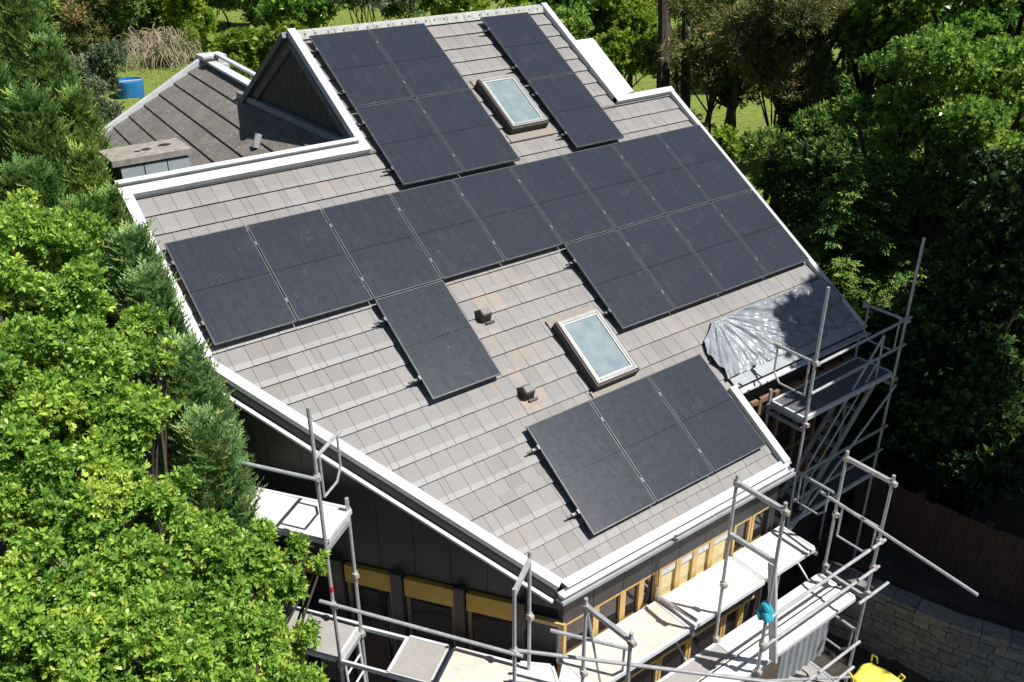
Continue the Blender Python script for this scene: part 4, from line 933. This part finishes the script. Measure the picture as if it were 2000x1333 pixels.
def local(o_list, root):
    for o in o_list:
        o.data.transform(Matrix.Translation(-Vector(root.location)))
def tree_from(label, cat, name, base, blobs, mat, seed, per, k, L, W, tr=.12, group=None, tw=6, bmat='bark', **kw):
    base = Vector(base); root = empty(name, base); tag(root, label, cat, group)
    cm = np.mean([b[0] for b in blobs], 0); fork = base.lerp(Vector(cm), .55)
    cr = crown_leaf('crown', blobs, per, k, L, W, mat, root, seed, **kw)
    t = trunk('trunk', [base - Vector((0, 0, .3)), base.lerp(fork, .5) + Vector((.06, -.05, 0)), fork], [tr, tr * .8, tr * .65], root, bmat)
    br = branches(blobs, fork, root, seed, bmat, tr * .45, tw); br.parent = t
    local([cr, t, br], root); return root

# bright broadleaf trees, lower left
def pxblobs(lst): return [(at(x, y, d), r) for x, y, d, r in lst]
def clumps(lst, seed, n=9):
    rng = np.random.default_rng(seed); out = []
    for x, y, d, r in lst:
        c = at(x, y, d)
        for _ in range(n):
            e = unit(rng.normal(size=3)); out.append((c + e * r * rng.uniform(.35, .8) * [1, 1, .95], (lambda q: (q, q, q * .75))(r * rng.uniform(.22, .44))))
    return out
bl = clumps([(40, 530, 9.6, .6), (140, 470, 9.9, .5), (90, 650, 9.0, .66), (165, 590, 9.5, .5), (30, 760, 8.5, .66), (170, 740, 8.8, .6), (245, 700, 9.3, .42), (90, 870, 8.3, .62), (220, 850, 8.7, .52), (270, 790, 9.3, .3), (285, 640, 9.8, .26), (0, 430, 10, .5), (318, 700, 9.6, .15)], 101)
tree_from('bright green broadleaf tree with glossy leaves left of the white roof corner', 'tree', 'broadleaf_tree', (-2.6, -3.6, gz(-2.6, -3.6)), bl, 'laurel', 1, 300, 9, .062, .027, tr=.06, up=.45, shell=.3, spread=.85, lumpy=.3, jit=.5, tw=3)
bl = clumps([(50, 980, 7.9, .52), (190, 1000, 8.2, .52), (310, 980, 8.7, .42), (100, 1130, 7.6, .54), (250, 1120, 8.0, .52), (390, 1110, 8.6, .42), (490, 1090, 9.0, .28), (550, 1140, 9.2, .28), (50, 1270, 7.2, .52), (200, 1270, 7.4, .52), (340, 1250, 7.9, .5), (460, 1220, 8.5, .44), (570, 1240, 9.0, .3), (140, 1400, 7.0, .52), (330, 1380, 7.5, .52), (490, 1350, 8.2, .45), (590, 1350, 8.8, .3), (420, 1040, 9.2, .2), (515, 1040, 9.4, .16), (590, 1075, 9.5, .15), (625, 1100, 9.6, .1), (360, 1010, 9.1, .25)], 102)
tree_from('bright green broadleaf tree at the bottom left in front of the scaffold', 'tree', 'broadleaf_tree', (-2.0, -5.3, GZ), bl, 'laurel', 2, 300, 9, .062, .027, tr=.06, up=.45, shell=.3, spread=.85, lumpy=.3, jit=.5, tw=3)

# thuja columns along the left side of the house
def thuja(label, px, py, d, r, h, seed, mat='thuja', tint=.5):
    tip = at(px, py, d); base = Vector((tip[0], tip[1], gz(tip[0], tip[1]))); root = empty('thuja_tree', base); tag(root, label, 'conifer', 'thujas along the left side of the house')
    rng = np.random.default_rng(seed); n = int(900 * r * h * 2.2)
    z = rng.random(n) ** .8 * h; prof = r * np.clip((z + .12) / (h * .45), 0, 1) ** .55; an = rng.uniform(0, 2 * PI, n)
    dd = np.stack([np.cos(an), np.sin(an), np.zeros(n)], 1)
    lob = 1 + .16 * np.sin(an * 5 + seed) * np.sin(z * 3.1 + seed * 2) + .12 * np.sin(an * 9 + z * 5)
    C_ = tip + dd * (prof * rng.uniform(.62, 1.0, n) * lob)[:, None]; C_[:, 2] -= z
    ax = unit(dd * .55 + np.array([0, 0, .75]) + rng.normal(size=(n, 3)) * .22)
    flat = unit(np.cross(dd, [0, 0, 1.]) + rng.normal(size=(n, 3)) * .35)
    cr = sprays('crown', C_, ax, mat, root, seed, .19, 9, .03, tint, np.cross(ax, flat)); core = trunk('trunk', [base, Vector(tip) - Vector((0, 0, h * .5)), Vector(tip) - Vector((0, 0, .25))], [.16, .09, .02], root)
    inner = MB(); zz = [(.35, .2), (h * .3, .55), (h * .6, .72), (h, .75)]; ring = lambda q, f: [tuple(Vector(tip) + Vector((math.cos(k * PI / 5) * r * f, math.sin(k * PI / 5) * r * f, -q))) for k in range(10)]
    local([cr, core], root); return root
TL = [('tall feathery thuja cut by the top left corner of the photo', 25, -40, 15.5, .5, 7, 1, 'thuja', .5),
      ('green thuja below the top left corner, left of the grey flowering bush', 92, 85, 14, .46, 6, 2, 'thuja', .5),
      ('broad thuja at the left edge level with the brown roof', 55, 190, 12.8, .58, 5.5, 3, 'thuja', .45),
      ('thuja standing at the very left edge above the bright broadleaf tree', -30, 130, 13, .5, 5.5, 13, 'thuja', .5),
      ('narrow thuja touching the lower left corner of the brown roof', 148, 185, 13.4, .33, 5, 4, 'thuja', .62),
      ('yellowish thuja just left of the chimney', 165, 300, 12.3, .34, 5, 5, 'thuja', .7),
      ('wide thuja at the left edge above the bright broadleaf tree', 50, 330, 11.5, .62, 5, 6, 'thuja', .45),
      ('slim thuja just left of the white roof corner in front of the chimney', 203, 385, 11.8, .34, 4.6, 7, 'thuja', .5),
      ('blue green thuja growing against the white left verge below the long panel row', 256, 455, 11.2, .4, 4.5, 8, 'thuja_blue', .5),
      ('thuja filling the gap behind the bright tree below the white roof corner', 150, 400, 11.6, .5, 5, 9, 'thuja', .5),
      ('small blue green thuja standing right beside the roof kink above the left deck', 355, 685, 10.6, .46, 4.2, 10, 'thuja_blue', .55),
      ('blue green thuja hanging over the left end of the upper left deck', 395, 820, 10.3, .34, 3.2, 11, 'thuja_blue', .6),
      ('blue green thuja half covered by the bright tree left of the long panel row', 285, 540, 11.0, .4, 4.2, 12, 'thuja_blue', .5)]
for a in TL: thuja(*a)

# garden behind: bushes
def bush(label, px, py, d, r, mat, seed, per=60, k=6, L=.14, W=.07, name='bush', cat='bush', lst=None, **kw):
    c = at(px, py, d); bs = [(c, r)]
    rng = np.random.default_rng(seed)
    bs = [(c, r * .6)]
    for _ in range(11):
        o = rng.normal(size=3) * r * .6; bs.append((c + o * [1, 1, .7], r * rng.uniform(.22, .5)))
    base = Vector((c[0], c[1], gz(c[0], c[1])))
    return tree_from(label, cat, name, base, bs, mat, seed, per, k, L, W, .07, lumpy=.5, shell=.3, **kw)
bush('greyish flowering bush beside the blue tub on the back lawn', 178, 155, 40, 1.15, 'pale_bush', 31, 60, 6, .2, .07)
bush('low dark bush below the grey flowering bush', 180, 225, 36, .9, 'pale_bush', 32, 60, 6, .17, .07)
bush('bright green maple bush directly behind the gable', 500, 95, 27, .8, 'bright', 33, 90, 6, .15, .09)
bush('bright maple bush behind the gable foot', 455, 160, 25, .42, 'bright', 34, 110, 6, .13, .08)
bush('third maple bush between gable and brown roof ridge', 440, 205, 24, .3, 'bright', 44, 110, 6, .13, .08)
bush('tall olive shrub behind the thujas at the left edge', 20, 60, 26, 1.6, 'thuja', 71, 50, 6, .2, .07)
bush('olive bush at the top left between thujas and lawn', 170, 50, 52, 2.2, 'pine', 35, 40, 6, .26, .07)
bush('olive green bush at the top edge above the dry vine heap', 255, 20, 55, 2.6, 'thuja', 36, 34, 6, .28, .1)
bush('bright green shrub at the top edge left of the dark lawn patch', 345, 5, 54, 1.9, 'bright', 37, 40, 6, .26, .12)
bush('dark tree at the top edge standing behind the shaded lawn patch', 440, -20, 60, 2.2, 'hemlock', 43, 34, 6, .3, .12, name='garden_tree', cat='tree')
bush('leafy dark tree top peeking over the ridge on the left', 610, 10, 36, 1.5, 'beech', 38, 55, 6, .2, .1, name='garden_tree', cat='tree')
bush('pale conifer behind the middle of the ridge', 720, -15, 34, 1.3, 'pale_bush', 39, 60, 6, .2, .04, name='garden_tree', cat='tree')
bush('sunny shrub behind the right part of the ridge', 890, -20, 40, 1.9, 'bright', 40, 45, 6, .22, .12)
bush('dark shrub at the top edge behind the ridge', 800, -25, 36, 1.3, 'hemlock', 41, 45, 6, .22, .1)
bush('bright bush behind the right end of the ridge', 1030, -40, 44, 2.2, 'bright', 42, 40, 6, .25, .13)
bush('shaded green bush just right of the ridge end', 1105, 60, 30, 1.2, 'beech', 45, 60, 6, .17, .09)
bush('sunlit bush behind the pale canopy beside the right verge', 1210, 105, 33, 1.1, 'bright', 46, 60, 6, .17, .1)
bush('loose olive bush on the lawn right of the two dark trunks', 1400, 120, 30, 1.0, 'pine', 47, 26, 7, .18, .035)
bush('airy olive bush behind the stepped verge corner', 1335, 110, 36, 1.1, 'pine', 48, 26, 7, .2, .05)
bush('small bright bush on the lawn beside the right solar verge', 1415, 290, 24, .3, 'bright', 49, 80, 6, .14, .08)
bush('olive twiggy bush between the lawn and the dark hemlocks', 1520, 150, 27, .9, 'pine', 70, 55, 7, .16, .03)
bush('dark ivy clump on the stone wall behind the yellow bag', 1790, 1130, 18.3, 0.4, 'shaded_leaf', 150, 120, 6, .09, .05)
bush('dark shrub between the stone wall and the board fence at the right edge', 1930, 1180, 17.6, 0.45, 'shaded_leaf', 151, 120, 6, .09, .05)
bush('dark weeds in front of the board fence below the long pole', 1850, 1120, 18.6, 0.35, 'shaded_leaf', 152, 120, 6, .09, .05)
def heap():
    c = Vector((12.2, 40.2, gz(12.2, 40.2))); root = empty('dry_vine_heap', c); tag(root, 'arching heap of dry brown vines beside the back lawn', 'dry vines')
    rr = random.Random(6); mb = MB()
    for k in range(260):
        a = rr.uniform(0, 2 * PI); R_ = rr.uniform(.9, 2.6); h = rr.uniform(.9, 2.4) * (1.1 - R_ / 5)
        o = Vector((rr.gauss(0, .6), rr.gauss(0, .6), 0)); d = Vector((math.cos(a), math.sin(a), 0)); p = [o + d * R_ * t * (1 - .15 * t) + Vector((rr.uniform(-.05, .05), rr.uniform(-.05, .05), h * (1 - abs(2 * t - .8) ** 2.2) * .95 + .08)) + Vector((-d.y, d.x, 0)) * (.5 * math.sin(3 * t + k)) for t in (.0, .15, .3, .45, .6, .75, .9)]
        mb.path(p, rr=[.024, .023, .021, .019, .016, .013, .01], n=4)
    mb.build('vines', 'pale_twig', root)
    b = [(Vector((rr.gauss(0, 1.0), rr.gauss(0, .8), rr.uniform(.5, 1.6))), rr.uniform(.3, .6)) for _ in range(7)]; crown_leaf('leaves', b, 45, 5, .13, .06, 'bright', root, 77)
heap()

# right hand side: tall trees
def cloud(seed, c, R, n, rmin, rmax, flat=.62):
    rng = np.random.default_rng(seed); out = []
    for _ in range(n):
        d = unit(rng.normal(size=3)); p = np.array(c) + d * np.array(R) * rng.uniform(.45, 1.0); out.append((p, (lambda q: (q, q, q * flat))(rng.uniform(rmin, rmax))))
    return out
def bigtree(label, px, py, d, R, n, mat, seed, per, k, L, W, rmin, rmax, tr=.22, base=None, flat=.62, **kw):
    c = at(px, py, d) if not isinstance(px, tuple) else np.array(px)
    b = Vector(base) if base else Vector((c[0], c[1], gz(c[0], c[1])))
    return tree_from(label, 'tree', 'tall_tree', b, cloud(seed, c, R, n, rmin, rmax, flat), mat, seed, per, k, L, W, tr, **kw)
bigtree('tall beech with a sunlit crown filling the upper right of the photo', 1850, 250, 19, (2.0, 2.0, 2.5), 52, 'beech', 51, 85, 7, .12, .06, .32, .68, flat=.36)
bigtree('beech crown cut by the top right corner of the photo', 1960, 30, 22, (2.3, 2.3, 2.7), 44, 'beech', 52, 70, 7, .14, .07, .36, .75, flat=.36)
bigtree('leafy tree at the right edge halfway down the photo', 1990, 480, 16.5, (1.0, 1.0, 1.8), 18, 'shaded_leaf', 53, 60, 7, .12, .07, .35, .6)
bigtree('dark tall conifer at the top edge shading the back lawn', 545, -45, 46, (2.8, 2.8, 2.6), 30, 'hemlock', 61, 40, 7, .24, .09, .6, 1.0)
bigtree('olive brown pine at the top right left of the beech', 1560, 60, 26, (2.0, 2.0, 1.8), 22, 'pine', 54, 60, 8, .18, .03, .5, .9, lumpy=.4)
bigtree('second olive pine at the top edge right of the tree trunks', 1440, 20, 31, (2.0, 2.0, 2.2), 18, 'pine', 55, 50, 8, .2, .035, .5, .9)
bigtree('bright backlit broadleaf tree behind the right ridge end', 1190, 40, 34, (1.6, 1.6, 2.0), 16, 'bright', 56, 45, 6, .2, .1, .5, .9)
bigtree('dark leaved tree at the top edge between the bright tree and the beech', 1720, 10, 25, (1.5, 1.5, 1.5), 14, 'beech', 57, 50, 7, .16, .08, .5, .9)
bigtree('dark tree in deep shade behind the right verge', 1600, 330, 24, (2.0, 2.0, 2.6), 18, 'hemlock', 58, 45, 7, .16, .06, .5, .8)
bigtree('shaded broadleaf tree behind the scaffold tower', 1850, 720, 17, (1.4, 1.4, 1.6), 18, 'shaded_leaf', 59, 50, 7, .13, .07, .4, .7)
for i, (lb, px, d, r0) in enumerate((('straight dark tree trunk right of the ridge end', 1303, 30, .22), ('second dark tree trunk right of the ridge end, slightly thinner', 1345, 33, .18))):
    b = at(px, 210, d); b[2] = gz(b[0], b[1]); tp = at(px - 6, -260, d); root = empty('tall_tree', Vector(b)); tag(root, lb, 'tree')
    t = trunk('trunk', [Vector(b) - Vector((0, 0, .3)), Vector(b).lerp(Vector(tp), .5) + Vector((.1, 0, 0)), Vector(tp)], [r0 * 1.15, r0, r0 * .8], root)
    bs = cloud(60 + i, np.array(tp) + [0, 0, 2.0], (2, 2, 1.6), 10, .6, 1.0); cr = crown_leaf('crown', bs, 25, 6, .2, .1, 'beech', root, 60 + i); br = branches(bs[:6], tp - np.array([0, 0, .1]), root, 60 + i); br.parent = t
    local([t, cr, br], root)
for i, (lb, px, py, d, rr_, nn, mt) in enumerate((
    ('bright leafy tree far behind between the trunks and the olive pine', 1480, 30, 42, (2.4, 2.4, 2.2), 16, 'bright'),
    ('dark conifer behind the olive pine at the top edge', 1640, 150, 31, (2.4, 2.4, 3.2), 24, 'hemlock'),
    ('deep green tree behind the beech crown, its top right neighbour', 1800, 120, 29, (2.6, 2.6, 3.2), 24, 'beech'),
    ('shaded tree filling the right edge behind the leafy tree', 1960, 330, 25, (2.2, 2.2, 3.4), 24, 'shaded_leaf'),
    ('dark drooping tree behind the hemlocks right of the verge', 1650, 480, 23, (1.7, 1.7, 2.4), 20, 'shaded_leaf'),
    ('dark undergrowth tree in the shade between tower and right edge', 1880, 560, 21, (2.0, 1.8, 2.0), 22, 'shaded_leaf'),
    ('low dark tree standing behind the left part of the board fence', 1790, 850, 19, (1.3, 1.3, 1.4), 16, 'shaded_leaf'),
    ('low leafy tree overhanging the board fence at the right edge', 1930, 840, 17.5, (1.2, 1.2, 1.3), 16, 'shaded_leaf'),
    ('dark tree reaching down to the lawn edge beside the solar verge', 1590, 320, 27, (1.2, 1.2, 2.2), 14, 'shaded_leaf'))):
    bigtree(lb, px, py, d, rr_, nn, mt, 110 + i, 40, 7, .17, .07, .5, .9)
for i, (lb, px, py, d, rr_, nn, mt, pr) in enumerate((
    ('thin sunlit tree standing on the lawn behind the stepped verge', 1395, 90, 36, (2.2, 2.2, 1.8), 26, 'bright', 20),
    ('airy bright tree left of the first dark trunk', 1230, 60, 38, (1.7, 1.7, 2.2), 26, 'bright', 24),
    ('loose olive tree right of the second dark trunk', 1450, 110, 30, (1.5, 1.5, 1.5), 26, 'pine', 30))):
    bigtree(lb, px, py, d, rr_, nn, mt, 130 + i, pr, 6, .17, .09, .25, .6, tr=.14, tw=9, lumpy=.5, shell=.2)
# hemlocks beside the right verge
def hemlock(label, px, py, d, h, r, seed, tint=.5, n=None):
    tip = np.array(at(px, py, d)); base = Vector((tip[0], tip[1], gz(tip[0], tip[1]))); root = empty('hemlock_tree', base); tag(root, label, 'conifer')
    rng = np.random.default_rng(seed); C_, A_, Fl = [], [], []; mb = MB(); H = h
    for q in np.linspace(.05, 1, int(h * 7)):
        nb_ = 5
        for k in range(nb_):
            a = rng.uniform(0, 2 * PI); L = r * (q ** .8) * rng.uniform(.7, 1.15); z0 = tip[2] - q * h; d_ = np.array([math.cos(a), math.sin(a), 0])
            m_ = max(3, int(L / .07)); s = np.linspace(.15, 1, m_); pts = tip * [1, 1, 0] + [0, 0, z0] + d_ * (s * L)[:, None] + np.array([0, 0, 1.]) * (.25 * L * s - .35 * L * s ** 2)[:, None]
            mb.tube(tuple(tip * [1, 1, 0] + [0, 0, z0]), tuple(pts[-1]), .018, 4, .006)
            for sg in (-1, 1):
                C_.append(pts); sd2 = np.array([-d_[1], d_[0], 0]) * sg; A_.append(unit(np.tile(d_ * .75 + sd2 * .7 + [0, 0, -.1], (m_, 1)) + rng.normal(size=(m_, 3)) * .2)); Fl.append(np.tile([0, 0, 1.], (m_, 1)) + rng.normal(size=(m_, 3)) * .25)
    C_, A_, Fl = map(np.concatenate, (C_, A_, Fl)); cr = sprays('crown', C_, A_, 'hemlock', root, seed, .22, 7, .035, tint, Fl, .2)
    t = trunk('trunk', [base, Vector(tip) - Vector((0, 0, h * .5)), Vector(tip)], [.14, .08, .015], root); br = mb.build('branches', 'bark', root); br.parent = t; local([cr, t, br], root); return root
hemlock('hemlock with bright shoot tips just right of the solar roof verge', 1665, 290, 18.6, 4.2, 1.45, 81, .6)
hemlock('hemlock behind the first one, touching the beech crown', 1740, 330, 18.5, 4.5, 1.6, 82, .5)
hemlock('small bright hemlock peeking over the tarp corner', 1655, 500, 17.2, 3.2, .62, 83, .7)
hemlock('dark hemlock standing in the shade behind the scaffold tower', 1760, 560, 17.5, 4.5, 1.3, 84, .4)
# trees just outside the right edge; they shade the tarp, the tower and the stone wall
def offtree(label, c, R, n, seed, rmin=.6, rmax=1.0, per=30):
    return bigtree(label, tuple(c), 0, 0, R, n, 'beech', seed, per, 6, .17, .1, rmin, rmax, base=(c[0], c[1], gz(c[0], c[1])))
offtree('beech beyond the right edge of the photo whose shadow falls on the tarp', (13.2, -9.1, 6.0), (2.0, 1.6, 2.0), 40, 91, .3, .72, 58)
offtree('small beech beyond the right edge shading the scaffold tower', (11.6, -8.2, 3.1), (1.3, 1.0, .9), 16, 95, .45, .75, 50)
offtree('tall beech beyond the right edge shading the board fence', (16.5, -10.5, -1.0), (2.8, 2.4, 3.6), 44, 92, .9, 1.3, 30)
offtree('tall beech beyond the right edge shading the stone wall', (14.0, -11.6, 0.0), (2.0, 1.7, 3.8), 36, 93, .8, 1.2, 30)
offtree('tall beech beyond the right edge shading the garden behind the tower', (19.5, -7.5, -3.0), (2.8, 2.8, 3.0), 44, 94, .9, 1.3, 30)

# lawn: grass tufts on the sunlit back lawn, one object
def lawn():
    rng = np.random.default_rng(12); n = 26000; P = np.stack([rng.uniform(8, 34, n), rng.uniform(8, 62, n), np.zeros(n)], 1)
    P[:, 2] = [gz(a, b) for a, b in P[:, :2]]; D = unit(rng.normal(size=(n, 3)) * .5 + [0, 0, 1.]); N = unit(rng.normal(size=(n, 3)))
    V, F = leaves(P, D, N, rng.uniform(.05, .12, n), rng.uniform(.04, .09, n)); T = np.clip(rng.normal(.7, .2, n), 0, 1)
    o = npmesh('lawn_grass', V, F, 'grass', None, np.repeat(T, 4)); tag(o, 'tufts of yellow green grass on the sunny back lawn', 'grass', kind='stuff')
lawn()
